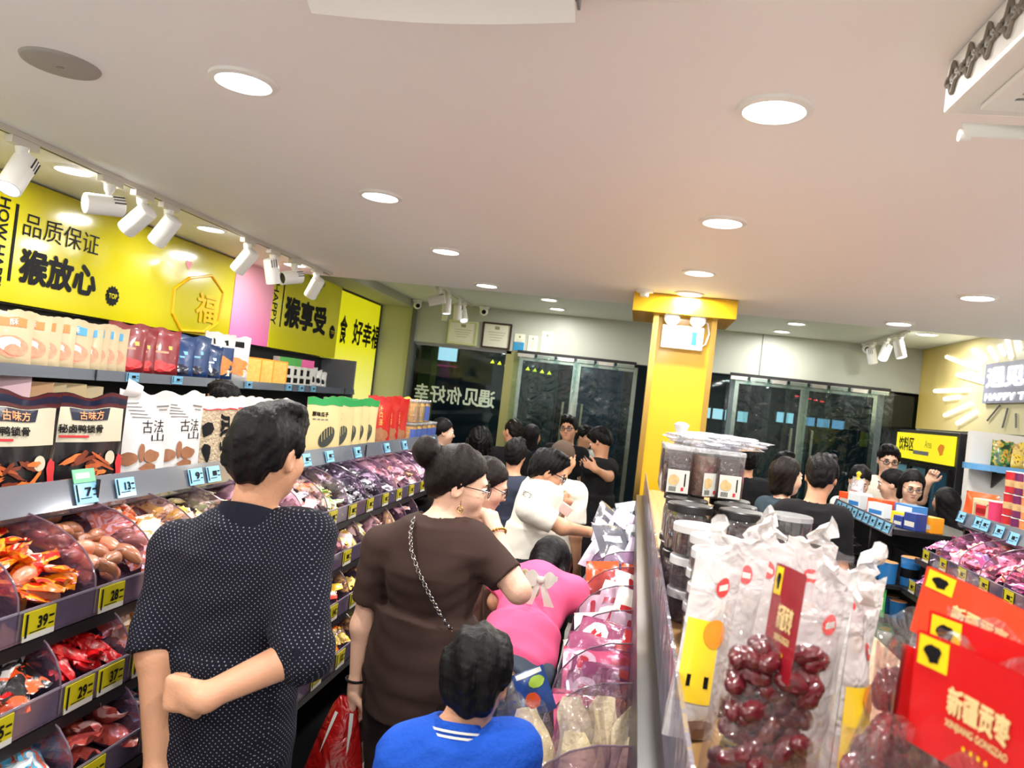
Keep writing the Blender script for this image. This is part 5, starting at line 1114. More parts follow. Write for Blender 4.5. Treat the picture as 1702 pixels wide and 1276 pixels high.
# ---------------------------------------------------------------- the shoppers
W = onY
def dotted():
    m, nt, b = newmat('navy_dotted_cloth'); L = nt.links.new; tc = N(nt, 'ShaderNodeTexCoord'); ge = N(nt, 'ShaderNodeNewGeometry'); pos = N(nt, 'ShaderNodeSeparateXYZ'); L(tc.outputs['Object'], pos.inputs[0]); nn = N(nt, 'ShaderNodeSeparateXYZ'); L(ge.outputs['Normal'], nn.inputs[0])
    def M_(op, a, b_=None, c=None):
        x = N(nt, 'ShaderNodeMath', operation=op)
        for i, v in enumerate((a, b_, c)):
            if v is None: continue
            if isinstance(v, (int, float)): x.inputs[i].default_value = v
            else: L(v, x.inputs[i])
        return x.outputs[0]
    ax, ay = M_('ABSOLUTE', nn.outputs[0]), M_('ABSOLUTE', nn.outputs[1]); side = M_('GREATER_THAN', ax, ay)
    u = M_('ADD', M_('MULTIPLY', pos.outputs[0], M_('SUBTRACT', 1., side)), M_('MULTIPLY', pos.outputs[1], side)); p = .0118
    def lattice(o):
        fu = M_('SUBTRACT', M_('FRACT', M_('ADD', M_('DIVIDE', u, p), o)), .5); fv = M_('SUBTRACT', M_('FRACT', M_('ADD', M_('DIVIDE', pos.outputs[2], p), o)), .5)
        return M_('LESS_THAN', M_('ADD', M_('MULTIPLY', fu, fu), M_('MULTIPLY', fv, fv)), .009)
    d = M_('MAXIMUM', lattice(0.), lattice(.5)); mx = N(nt, 'ShaderNodeMix', data_type='RGBA'); mx.inputs[6].default_value = lin((15, 16, 28)); mx.inputs[7].default_value = lin((140, 143, 152)); L(d, mx.inputs[0]); L(mx.outputs[2], b.inputs['Base Color']); b.inputs['Roughness'].default_value = .9; b.inputs['Specular IOR Level'].default_value = .2; return m
BLK = cloth('black_cloth', (20, 20, 23)); JEAN = cloth('jeans', (74, 84, 98)); DKP = cloth('dark_trousers', (26, 27, 32)); WHT = cloth('white_cotton', (226, 222, 210)); NAVY = cloth('navy_cloth', (30, 34, 54))
YM = 1.68
man, J, hp = person('person', 'man seen from behind in navy dotted shirt, one hand gripping his other forearm', W(398, 1000, YM), 3, H=1.655, wide=.86, age=.93, head=(-16, 4, 0), skin=SK,
    joints=dict(sL=W(300, 912, YM), sR=W(506, 896, YM), eL=W(260, 1085, YM-.10), wL=W(262, 1290, YM-.13), eR=W(500, 1085, YM-.1), wR=W(335, 1160, YM-.225), head=W(446, 752, YM+.0)),
    hands=dict(R=dict(d=(-1, .22, -.12), n=(-.15, -1, .1), curl=.95, thumb=1.1, side=-1, s=1.), L=dict(d=(0, .1, -1), n=(-1, -.2, 0), curl=.4, side=-1)),
    top=dict(m=dotted(), sleeve=dict(R=1.16, L=1.0), hem=-.40, loose=.016, wr=.007, collar=cloth('navy_plain', (18, 19, 32)), neck=.07), bottom=dict(m=DKP, r=.9), hair=('short', HB), h=.0055, features=True)
def local_to(who, p): return Matrix.LocRotScale(who.location, who.rotation_euler, None).inverted() @ Vector(p)
for dy in (0, .004): MB().grid(lambda u, v: local_to(man, W(488+54*u, 1078+14*u+(34-30*u)*v, YM-.165+.05*u+dy)), 5, 3).build('cuff_flap', cloth('navy_plain', (18, 19, 32)), man, smooth=True)
YW = 2.35
woman, J, hp = person('person', 'woman in brown tee with bun and glasses holding one hand to her mouth', W(715, 1000, YW), -22, H=1.585, wide=1.06, sex='f', bust=.02, head=(-52, 14, 4), skin=SKL,
    joints=dict(sL=W(636, 905, YW+.02), sR=W(790, 905, YW-.02), eL=W(602, 1040, YW+.02), wL=W(592, 1140, YW+.03), eR=W(862, 982, YW-.06), wR=W(826, 893, YW+.03), head=W(764, 802, YW+.03)),
    hands=dict(R=dict(d=(-.34, .25, .62), n=(.75, -.45, .35), curl=1.15, side=1, thumb=.6, s=.98), L=dict(d=(-.15, .1, -1), n=(-.9, -.4, 0), curl=1.35, side=-1, thumb=.8)),
    top=dict(m=cloth('brown_cotton', (58, 42, 37)), sleeve=.72, hem=-.13, loose=.018, wr=.009, wk=13, neck=.092), bottom=dict(m=cloth('brown_trousers', (40, 30, 28)), r=1.3), hair=('bun', HBR), h=.0055, specs=.0016)
# her chain strap, bracelets, earring, bag
ch = [W(x, y, Y_) for x, y, Y_ in ((690, 858, 2.285), (684, 885, 2.245), (686, 915, 2.225), (698, 950, 2.215), (715, 985, 2.21), (733, 1018, 2.215), (752, 1046, 2.24), (775, 1075, 2.29))]
t = thing('shoulder_chain', 'thin metal chain strap worn across the brown tee', 'chain strap', ch[0])
b = MB(); base = Vector(ch[0]); pts = []
for i in range(len(ch)-1):
    for k in range(6): pts.append(Vector(ch[i]).lerp(Vector(ch[i+1]), k/6)-base+Vector((0, -.012, 0)))
for i in range(0, len(pts)-1):
    p, q = pts[i], pts[i+1]; d = (q-p).normalized(); sd = d.cross(Vector((0, 1, 0)) if i % 2 else Vector((.7, .7, 0))).normalized()
    ring = [(p+q)/2+d*(q-p).length*.66*math.cos(a)+sd*.0052*math.sin(a) for a in [2*PI*j/10 for j in range(11)]]; b.tube(ring, .0017, 5)
b.build('chain', mat('chain_metal', (170, 166, 160), .25, 1), t, smooth=True)
def bracelet(c, ax, r, m, label, beads=0, nm='bracelet'):
    t = thing(nm, label, 'bracelet', c); ax = Vector(ax).normalized(); a = ax.orthogonal().normalized(); b_ = ax.cross(a); b = MB()
    ring = [(a*math.cos(x)+b_*math.sin(x))*r for x in [2*PI*i/max(20, beads) for i in range(max(20, beads)+1)]]
    if beads:
        for p in ring[:-1]: b.ball(p, .0042, 8, 6)
        b.tube(ring, .002, 5)
    else: b.tube(ring, .004, 6)
    b.build('band', m, t, smooth=True)
bracelet(W(824, 888, YW+.03), W(826, 893, YW+.03)-W(862, 982, YW-.06), .033, mat('bead_gold', (176, 136, 50), .25, .9), 'gold beaded bracelet on the raised wrist of the woman in brown', 22)
bracelet(W(592, 1128, YW+.03), (0, 0, 1), .032, M_black, 'dark bracelet on the lowered wrist of the woman in brown')
t = thing('earring', 'small gold drop earring on the woman in brown', 'earring', W(765, 843, YW-.06)); b = MB(); b.tube([(0, 0, .02), (0, 0, .004)], .0012, 5); b.tube([(.008*math.cos(a), 0, -.006+.01*math.sin(a)) for a in [2*PI*i/14 for i in range(15)]], .0016, 5); b.ball((0, 0, -.008), .004, 8, 6); b.build('drop', M_gold, t, smooth=True)
# red carrier bag in her lowered hand
p = W(575, 1172, YW+.02); t = thing('carrier_bag', 'red plastic carrier bag hanging from the lowered hand of the woman in brown', 'carrier bag', p)
def bagf(s): 
    def fn(u, v): w_ = .035+.16*v**.7; return ((u-.5)*w_*1.25-.02*v, s*(.004+.055*math.sin(PI*min(1, v*1.05))*math.sin(PI*u)**.7)+.008*math.sin(9*u+4*v)*v, .03-.36*v+.012*math.sin(11*u)*v)
    return fn
MB().grid(bagf(1), 14, 14).grid(bagf(-1), 14, 14).build('bag', clear('red_film', (226, 40, 32), .62, .25, (196, 26, 24), .3, .7, 14), t, smooth=True)
for k in (.25, .78): MB().grid(lambda u, v: Vector(bagf(-1)(k+.12*u*(1-v), .12+.35*v))+Vector((0, -.003, 0)), 3, 6).build('white_print', M_twhite, t, smooth=True)
YB = 1.5
boy, J, hp = person('person', 'small boy from behind in blue varsity jacket with striped collar', W(760, 1240, YB), 4, H=1.285, wide=.90, age=1.02, head=(-6, 2, 3), skin=SK, hair=('boy', HB), h=.005,
    joints=dict(head=W(793, 1122, YB+.01), sL=W(682, 1252, YB), sR=W(848, 1248, YB)),
    top=dict(m=cloth('varsity_blue', (26, 76, 176), .3, 120), sleeve=1.9, hem=-.15, loose=.018, collar=cloth('varsity_blue', (26, 76, 176)), stripes=WHT, wr=.006, neck=.066), bottom=dict(m=DKP))
for sg in (-1, 1): # white sleeves and shoulder
    a = J['sR' if sg > 0 else 'sL']; e = J['eR' if sg > 0 else 'eL']; d = e-a
    MB().rings([[tuple(a+d*k+V(r*math.cos(t), r*math.sin(t), 0)) for t in [2*PI*i/18 for i in range(18)]] for k, r in ((.30, .060), (.5, .063), (.75, .060), (1., .055))], (0, 0)).build('white_sleeve', WHT, boy, smooth=True)
YP = 2.62
pink, J, hp = person('person', 'person in pink top and jeans bending forward over the island trays', W(846, 1120, YP), -6, H=1.52, wide=.78, sex='f', lean=60, head=(0, 66, 0), hair=('bob', HB), h=.007, features=False,
    headoff=(0, .02, -.08), top=dict(m=cloth('pink_cotton', (236, 96, 140), .2), sleeve=.7, hem=-.08, loose=.022, wr=.006, wk=11, neck=.085), bottom=dict(m=JEAN, r=1.15),
    joints=dict(eR=W(905, 1010, 3.0), wR=W(915, 1060, 3.1), eL=W(826, 1000, 2.95), wL=W(850, 1050, 3.1)))
# bow and leaf print at her collar
c = W(900, 962, 2.74); t = thing('collar_bow', 'white cloth bow with leaf shapes on the pink top', 'bow', c)
for sg, nm in ((-1, 'bow_loop'), (1, 'bow_loop')): MB().grid(lambda u, v: (sg*(.006+.052*u), -.012-.016*math.sin(PI*u), (v-.5)*(.018+.042*math.sin(PI*min(1, u*1.15)))+.012*u), 8, 6).build(nm, WHT, t, smooth=True)
for sg in (-1, 1): MB().grid(lambda u, v: (sg*(.004+.035*v)+(u-.5)*(.016+.02*v), -.016-.004*math.sin(PI*v), -.005-.085*v), 3, 7).build('bow_tail', WHT, t, smooth=True)
MB().ball((0, -.018, 0), (.013, .01, .014), 12, 8).build('bow_knot', WHT, t, smooth=True)
M_leafp = mat('leaf_print', (170, 150, 120), .7)
for x, z, rr in ((-.04, -.012, .022), (-.018, -.045, .018), (-.06, .01, .016)): MB().ball((x, -.005, z), (rr, .006, rr*1.2), 10, 6).build('leaf', M_leafp, t, smooth=True)
def fig(label, cx, ytop, Y, face, headrot=(0, 0, 0), **k):
    p = W(cx, ytop, Y); k.setdefault('h', .011); k.setdefault('wide', .82); return person('person', label, p, face, H=p.z/1.012, head=headrot, **k)
YO = 4.1
def local_hand(dx, dy, dz): return (dx, dy, dz)
bo, J, hp = person('person', 'man in white tee with dark glasses reaching one arm into the island trays', W(872, 880, YO), -58, H=1.60, wide=.8, lean=12, head=(-18, 24, 0), skin=SK, hair=('short', HB), h=.0075, specs=.003, features=True,
    joints=dict(sR=W(880, 846, YO-.16), eR=W(935, 876, YO-.16), wR=W(978, 884, YO-.02), sL=W(886, 846, YO+.17), eL=W(925, 872, YO+.2), wL=W(932, 850, YO+.05), head=W(910, 783, YO)),
    hands=dict(R=dict(d=(1, .3, 0), n=(0, -.3, 1), curl=.5, side=1), L=dict(d=(.35, -.35, .7), n=(.6, -.7, -.1), curl=.9, side=-1)), top=dict(m=WHT, sleeve=.75, hem=-.16, loose=.016, wr=.005, wk=12), bottom=dict(m=DKP))
sh_ = [c for c in bo.children if c.name.startswith('shirt')][0]; bpy.context.view_layer.update(); IM = Matrix.LocRotScale(bo.location, bo.rotation_euler, None).inverted()
c = W(878, 822, YO-.12); nv = Vector((-.42, -.9, .12)).normalized(); uv_ = Vector((.9, -.42, -.12)).normalized(); wv_ = nv.cross(uv_)*-1
wv_ = wv_ if wv_.z > 0 else -wv_
def on_shirt(u, v):
    p = Vector(c)+uv_*(.10*(u-.5))+wv_*(.026*(v-.5))+nv*.25; ok, hit, n_, k_ = sh_.ray_cast(IM @ p, (IM.to_3x3() @ -nv))
    return (hit+n_*.003) if ok else IM @ (p-nv*.25)
text('shirt_lettering', 'BOSTON', on_shirt, M_black, bo)
fig('man with shaved hair in a white tee, standing beyond the reaching man', 936, 733, 4.75, -25, (-10, 6, 0), hair=('shaved', HSH), top=dict(m=WHT, sleeve=.75, loose=.016, wr=.005), bottom=dict(m=DKP), skin=SK, wide=.88, h=.009)
fig('woman in plaid shawl with dark hair, bowed in profile beyond the woman in brown', 806, 764, 3.15, -70, (-10, 26, 0), hair=('long', HBR), sex='f', specs=.002, skin=SKL, top=dict(m=mat('plaid_brown', (92, 66, 52), .9, vary=.5, vscale=22), sleeve=1.9, loose=.015), bottom=dict(m=DKP), h=.008)
fig('person in slate blue shirt with thick dark hair, back turned, in the queue', 858, 731, 5.0, 0, (0, 4, 0), hair=('short', HB), top=dict(m=cloth('slate_cloth', (52, 58, 74)), sleeve=.7), bottom=dict(m=DKP), wide=.8)
fig('person with a mass of curly dark hair in the queue before the window', 800, 714, 5.9, 10, hair=('curly', HB), sex='f', top=dict(m=NAVY, sleeve=.7), bottom=dict(m=DKP))
fig('balding man with side-lit cheek facing the window', 856, 697, 6.6, 30, (20, 0, 0), hair=('crop', HBR), top=dict(m=BLK, sleeve=.7), bottom=dict(m=DKP), features=False)
fig('woman in profile beside the nut jars at the gondola end', 734, 696, 6.0, -60, (-8, 6, 0), hair=('tail', HB), sex='f', top=dict(m=BLK, sleeve=.7), bottom=dict(m=DKP), skin=SKL)
fig('man in black with glasses facing the camera by the doors', 948, 692, 6.9, 172, (0, 4, 6), hair=('short', HB), specs=.003, top=dict(m=BLK, sleeve=.7), bottom=dict(m=DKP), h=.009)
fig('long-haired person by the door, between balding man and man in glasses', 884, 706, 7.3, -30, hair=('long', HB), sex='f', top=dict(m=NAVY, sleeve=.7), bottom=dict(m=DKP))
fig('person in white and black tee standing behind the man in glasses', 972, 708, 7.9, -150, (30, 10, 0), hair=('short', HB), top=dict(m=mat('tee_white_black', (190, 192, 188), .9, vary=.6, vscale=5), sleeve=.7), bottom=dict(m=DKP))
pm = W(1004, 716, 6.3)
ph, J, hp = person('person', 'man in black tee beside the door looking down at his phone', pm, 62, H=pm.z/1.0, head=(0, 34, 0), hair=('short', HB), h=.009, top=dict(m=BLK, sleeve=.7, loose=.018), bottom=dict(m=DKP),
    joints=dict(eR=W(1012, 792, 6.2), wR=W(990, 780, 6.1), eL=W(1000, 790, 6.45), wL=W(984, 778, 6.3)), hands=dict(R=dict(d=(-.8, -.1, .4), n=(.3, -.8, -.3), curl=.6, side=1)))
t = thing('phone', 'dark phone held by the man in black tee beside the door', 'phone', W(978, 770, 6.12)); MB().box((0, 0, 0), (.008, .07, .14), M=Euler((0, R(-35), 0)).to_matrix().to_4x4()).build('phone_body', M_dark, t)
fig('person in black suit, back turned, before the strip curtain', 1245, 742, 6.2, 5, hair=('short', HB), top=dict(m=BLK, sleeve=1.9, loose=.02), bottom=dict(m=DKP), wide=.85)
fig('woman in teal top in profile with chin-length dark hair', 1306, 762, 4.9, -58, (-10, 8, 0), hair=('bob', HBR), sex='f', top=dict(m=cloth('teal_cloth', (48, 62, 72)), sleeve=.7), bottom=dict(m=DKP), skin=SKL, h=.009)
fig('person in black cap-like dark hair glimpsed behind the woman in teal', 1302, 752, 7.1, -60, hair=('short', HB), top=dict(m=BLK, sleeve=.7), bottom=dict(m=DKP))
fig('person whose dark hair shows beyond the square jars', 1213, 738, 7.4, 0, hair=('short', HB), top=dict(m=BLK, sleeve=.7), bottom=dict(m=DKP))
bk = W(1372, 757, 4.0)
fig('tall person in black tee, back turned, in front of the boxed snacks', 1360, 757, 4.25, -8, (-14, 14, 0), hair=('short', HB), top=dict(m=BLK, sleeve=.75, loose=.022, hem=-.2), bottom=dict(m=DKP), wide=.72, headoff=(.03, .02, 0), h=.008)
fig('woman in white with tied dark hair bowed over the boxed snacks', 1432, 775, 6.05, 160, (10, 30, 0), hair=('tail', HB), sex='f', top=dict(m=WHT, sleeve=.75), bottom=dict(m=DKP), skin=SKL, h=.009)
gw = W(1478, 745, 6.65)
person('person', 'man in white with glasses raising a hand beside the drinks fridge', gw, 168, H=gw.z/1.0, head=(6, 14, 0), hair=('short', HB), specs=.003, skin=SKL, h=.009, wide=1.06, top=dict(m=WHT, sleeve=.8, loose=.02), bottom=dict(m=DKP),
    joints=dict(eL=W(1530, 830, 6.45), wL=W(1543, 800, 6.35)), hands=dict(L=dict(d=(.3, -.3, .9), n=(.4, .9, 0), curl=1.2, side=-1)))
fig('woman in black with hair tied back turned sideways at the boxed snacks', 1490, 782, 6.15, 70, (0, 16, 0), hair=('tail', HB), sex='f', top=dict(m=BLK, sleeve=.7), bottom=dict(m=DKP), skin=SKL, h=.009)
fig('young woman in black with round glasses looking down before the fridge', 1517, 782, 5.85, 172, (4, 22, 0), wide=.8, hair=('bob', HB), sex='f', specs=.002, top=dict(m=BLK, sleeve=.7), bottom=dict(m=DKP), skin=SKL, h=.008)
fig('child with long dark hair, back turned, between fridge and cup noodles', 1577, 812, 5.95, 20, wide=.72, hair=('long', HB), sex='f', top=dict(m=BLK, sleeve=.7), bottom=dict(m=DKP))
fig('person whose dark crown shows between the wall shelf and the white pouches', 378, 637, 4.3, 80, hair=('short', HB), top=dict(m=NAVY, sleeve=.7), bottom=dict(m=DKP))
t = thing('tissue_pack', 'small pinkish white packet in the raised hand of the reaching man', 'packet', W(939, 846, YO-.02)); MB().box((0, 0, 0), (.07, .02, .055), M=Euler((.3, .5, .4)).to_matrix().to_4x4()).build('pack', mat('tissue_pink', (226, 196, 190), .5), t, bevel=.004)
# ---------------------------------------------------------------- goods on the island top
M_choc = mat('dried_fruit', (58, 26, 28), .35, vary=.6, vscale=45, bump=1., bscale=60, coat=.3); M_stick = mat('dried_sticks', (110, 72, 52), .5, vary=.6, vscale=50, bump=1., bscale=50)
M_lidw = mat('lid_white', (200, 198, 198), .3, coat=.3); M_lidb = mat('lid_black', (24, 23, 24), .35)
def onI(px, py, z=IZ): return onZ(px, py, z)
# tubs with white lids, three high
def tub(c, r, h, label, fill=M_choc, group='stacked tubs'):
    t = jar('fruit_tub', label, 'tub', group, c, r, h-.02, M_lidw, fill, lidh=.019, fillh=.95, lidr=1.06)
    return t
hs_ = .072
for k in range(3): tub((.20, 1.63, IZ+.001+k*hs_), .054, hs_, f'round white-lidded tub of dark dried fruit, {("bottom", "middle", "top")[k]} of the front stack')
for k in range(3): tub((.205, 1.755, IZ+.001+k*(hs_+.003)), .054, hs_+.003, f'round white-lidded tub, {("bottom", "middle", "top")[k]} of the stack just behind the front stack')
for k in range(3): tub((.175, 1.885, IZ+.001+k*(hs_+.004)), .054, hs_+.004, f'round white-lidded tub, {("bottom", "middle", "top")[k]} of the third stack from the front')
for k in range(3): tub((.325, 1.80, IZ+.001+k*hs_), .054, hs_, f'round white-lidded tub, {("bottom", "middle", "top")[k]} of the stack beside the paper-topped bags')
# black-lidded jars on a base layer of the same jars, square jars on top
for i, (x, y) in enumerate(((.165, 2.05), (.295, 2.05), (.165, 2.18), (.295, 2.18), (.165, 2.31), (.295, 2.31))):
    lb = ('front left', 'front right', 'middle left', 'middle right', 'rear left', 'rear right')[i]
    jar('fruit_jar', f'clear jar with black lid, {lb} of the lower layer', 'jar', 'black-lidded jars', (x, y, IZ+.001), .056, .115, M_lidb, M_choc, lidh=.018, cham=1.)
    jar('fruit_jar', f'clear jar with black lid and faint white print, {lb} of the upper layer', 'jar', 'black-lidded jars', (x, y, IZ+.136), .056, .10, M_lidb, M_choc, lidh=.02, cham=1.)
for k in range(2): jar('clear_jar', f'clear jar with translucent lid, {("lower", "upper")[k]} one beside the black-lidded jars', 'jar', 'translucent lid jars', (.42, 2.08, IZ+.001+.13*k), .054, .115, M_lidclear, M_choc, lidh=.014, fillh=.6)
M_nutlab = mat('label_nut', (206, 172, 120), .5, vary=.4, vscale=60)
SQ = []
for i, (px, fl) in enumerate(((1120, M_choc), (1163, M_stick), (1207, M_choc))):
    c = onY(px, 812, 2.28); t = jar('square_jar', ('square clear jar of dark fruit with white nut label, nearest the divider panel', 'square clear jar of brown dried sticks, between two dark jars', 'square clear jar of dark fruit with white nut label, farthest from the divider panel')[i], 'jar', 'square jars', (c.x, 2.27+.012*i, IZ+.257), .041, .125, M_lidclear, fl, lidh=.012, sq=6, lab=(.9, .04, .56), rz=R((8, 40, 8)[i]))
    f = lambda u, v: ((u-.5)*.062, -.0428, .125*(.04+.52*v)); blob(f, .3, .55, .24, .24, 16, .15, i).build('nut_picture', M_nutlab, t)
    for k in range(6): patch('barcode', sub(f, .12+.055*k, .06, .15+.055*k, .26), M_black, t)
    patch('print', sub(f, .78, .3, .84, .85), M_black, t); patch('red_dot', sub(f, .66, .1, .78, .25), M_red, t)
for i in range(6):
    c = onY((1120, 1163, 1207)[i % 3], 812, 2.28); jar('square_jar', f'square clear jar, {ORD[i % 3]} of the {"second" if i < 3 else "rear"} row behind the labelled ones', 'jar', 'square jars', (c.x, 2.365+.09*(i//3), IZ+.257), .041, .125, M_lidclear, M_choc, lidh=.012, sq=6)
# crumpled film over the jars and a knotted white bag
def crumple(name, label, c, r, m, seed, cat='plastic bag', amp=.3):
    t = thing(name, label, cat, c); rr = random.Random(seed); ph = [rr.random()*6 for _ in range(8)]
    def fn(u, v):
        a = 2*PI*u; b = PI*(.04+.92*v); k = 1+amp*(math.sin(5*a+ph[0]+3*b)*.35+math.sin(9*a+ph[1]-5*b)*.22+math.sin(13*b+ph[2]+2*a)*.2)*math.sin(b)
        return (r[0]*k*math.sin(b)*math.cos(a), r[1]*k*math.sin(b)*math.sin(a), -r[2]*k*math.cos(b))
    MB().grid(fn, 36, 20).build('bag', m, t, smooth=True); return t
M_wf = clear('white_film', (240, 240, 244), .42, .15, (222, 224, 230), .3, .8, 18)
crumple('film_cover', 'crumpled clear plastic film lying over the rear square jars', (.255, 2.43, IZ+.415), (.14, .13, .022), M_wf, 3, 'plastic film', .45)
t = crumple('knotted_bag', 'white knotted bag with dark writing between divider panel and square jars', (.155, 2.44, IZ+.32), (.045, .07, .085), M_wf, 5, 'plastic bag', .25)
MB().lathe([(.012, .0), (.008, .015), (.016, .03), (.024, .052), (.012, .06)], 12).build('knot', M_bagw, t, smooth=True, loc=(-.012, -.02, .08))
patch('writing', lambda u, v: (-.048, -.02+.035*u, -.03+.08*v), M_black, t); patch('red_label', lambda u, v: (-.02+.035*u, -.072, .0+.03*v), M_red, t)
# bags of dates with card headers and paper-topped bags
def date_meshes():
    out = []
    for k in range(4):
        rr = random.Random(k); ph = [rr.random()*6 for _ in range(4)]; b = MB()
        def fn(u, v):
            a = 2*PI*u; t = PI*v; w_ = 1+.10*math.sin(6*a+3*math.sin(4*t)+ph[0])+.06*math.sin(11*a+5*t+ph[1]); r = math.sin(t)**.8*w_
            return (.0125*r*math.cos(a), .0125*r*math.sin(a), -.021*math.cos(t))
        me = b.grid(fn, 24, 12).build('date', mat('date_skin', (84, 16, 24), .3, vary=.5, vscale=60, coat=.5), smooth=True); out.append(me.data); bpy.data.objects.remove(me)
    return out
DM = date_meshes()
def fill_dates(o, w, h, t, n, where, frac=.55):
    M = Matrix.LocRotScale(o.location, o.rotation_euler, None)
    for i in range(n):
        v = (i+.5)/n*frac; x = (random.uniform(-.5, .5))*(w-.045)*.95; y = random.uniform(-.34, .14)*t*(1.-.45*v)
        d = bpy.data.objects.new('date', random.choice(DM)); COL.objects.link(d); d.matrix_world = M @ (Matrix.Translation((x, y, .025+v*h)) @ Euler((random.uniform(-2, 2), random.uniform(-1.6, 1.6), random.uniform(-3, 3))).to_matrix().to_4x4())
        tag(d, 'wrinkled dark red date inside the '+where, 'date', 'dates in the '+where)
M_card = mat('card_red', (196, 18, 22), .3, coat=.5); M_cardf = mat('card_flame', (214, 66, 34), .25, coat=.7, vary=.25, vscale=9); M_cardd = mat('card_deep_red', (142, 20, 34), .3, coat=.5); M_cyel = mat('card_yellow', (232, 196, 20), .35); M_gold2 = mat('print_cream', (226, 196, 140), .4)
def date_bag(label, where, loc, rz, w=.16, h=.3, t=.09, card=None, n=26, words=True, lean=0., tilt=0, seed=0):
    o, f = pouch('date_bag', label, 'bag of dates', 'bags of dates', loc, R(rz), w, h, t, M_film, seed, lean)
    if tilt: o.rotation_euler = (0, R(tilt), R(rz))
    if card:
        m, cw, c0, c1 = card[:4]; yw = R(card[4]) if len(card) > 4 else 0
        fn = lambda u, v: ((u-.5)*cw*math.cos(yw), -(u-.5)*cw*math.sin(yw)+f(.5, c0+.03)[1]*.5-.012+(f(.5, .99)[1]-f(.5, c0)[1])*0+.006*math.sin(PI*u), h*(c0+(c1-c0)*v))
        b = MB().grid(fn, 6, 4).grid(lambda u, v: tuple(Vector(fn(u, v))+Vector((0, .004, 0))), 6, 4); cd = b.build('card', m, o, smooth=True)
        offn = lambda k: (lambda u, v: tuple(Vector(fn(u, v))+Vector((0, -k, 0))))
        patch('yellow_block', sub(offn(.001), .03, .72, .27, .98), M_cyel, cd); g_ = blob(offn(.0018), .15, .85, .07, .08, 14, .2, 1).build('emblem', M_black, cd)
        if words:
            text('lettering', '新疆贡枣', sub(offn(.0015), .30, .42, .80, .66), M_gold2, cd, .04); text('lettering', 'XINJIANG GONGZAO', sub(offn(.0015), .30, .30, .80, .38), M_gold2, cd, .02)
            for k in range(4): starburst(sub(offn(.0015), .44+.06*k, .18, .475+.06*k, .24), 5, .45).build('star', M_cyel, cd)
    if n: fill_dates(o, w, h, t, n, where)
    return o, f
def at(px, py, Y): return (onY(px, py, Y).x, Y)
DB = [((1640, 1215, .76), 'front bag of dates whose red card reads 新疆贡枣 in cream characters', 'bag with the lettered red card', -72, 0, dict(w=.16, h=.30, t=.08, card=(M_card, .15, .62, .985), n=44, seed=1)),
      ((1450, 1276, .80), 'clear bag of dates lying lowest at the frame foot, before the lettered card', 'lowest bag of dates', 20, 4, dict(w=.15, h=.20, t=.10, card=None, n=60, words=False, seed=2)),
      ((1520, 1180, .84), 'bag of dates whose red card is seen edge-on beside the lettered card', 'bag with the edge-on card', 62, 16, dict(w=.12, h=.25, card=(M_card, .11, .5, 1.02), n=40, words=False, seed=6)),
      ((1665, 1130, .88), 'bag of dates with red card partly covered by the lettered card', 'half-covered bag of dates', -68, 0, dict(w=.17, h=.295, card=(M_card, .16, .55, .99), n=26, seed=3)),
      ((1612, 1080, 1.06), 'tallest bag of dates with flame red glossy card and bright reflections', 'tallest bag of dates', -56, 10, dict(w=.16, h=.31, card=(M_cardf, .145, .70, .985), n=30, seed=4)),
      ((1287, 1110, 1.0), 'clear bag packed with dates, deep red card upright in its mouth', 'bag with the deep red card', -8, 3, dict(w=.14, h=.335, t=.105, card=(M_cardd, .06, .53, .92, 58), n=80, seed=5)),
      ((1500, 1090, 1.16), 'clear bag of dates behind the edge-on card, plain twisted top', 'plain-topped bag of dates', 10, 0, dict(w=.10, h=.24, card=None, n=36, seed=6))]
for (px, py, Y), lb, wh, rz, tl, kw in DB: p = at(px, py, Y); date_bag(lb, wh, (p[0]-.6*kw['h']*math.sin(R(tl)), Y, IZ+.001+.06*abs(math.sin(R(tl)))), rz, tilt=tl, **kw)
M_pap = clear('paper_film', (244, 242, 242), .7, .2, (222, 218, 217), .12, .5, 20); M_pyellow = mat('bag_yellow_print', (236, 200, 40), .35, coat=.3); M_logo = mat('logo_red', (214, 52, 52), .4); M_wheat = mat('brown_filling', (120, 92, 84), .5, vary=.4, vscale=30)
PBAG = [((1183, 1050, 1.20), 28, .088, .285, 'white paper-topped bag with yellow foot and orange badge, nearest the divider panel', 1), ((1226, 1000, 1.32), 6, .075, .285, 'white paper-topped bag with yellow edge, second from the divider panel', 0), ((1268, 960, 1.40), -10, .075, .29, 'white paper-topped bag rising behind the deep red card', 0), ((1335, 980, 1.42), 6, .085, .285, 'white paper-topped bag with pointed torn tip, behind the others', 2),
        ((1368, 1050, 1.13), 26, .095, .265, 'large white bag with red square logo in the middle of the island goods', 3), ((1418, 1030, 1.26), 18, .09, .27, 'white bag with yellow sausage print leaning toward the red cards', 2), ((1450, 1060, 1.08), 55, .10, .245, 'white bag twisted sideways, brown filling showing, beside the red cards', 1)]
PBAG = [(at(*q[0]),)+q[1:] for q in PBAG]
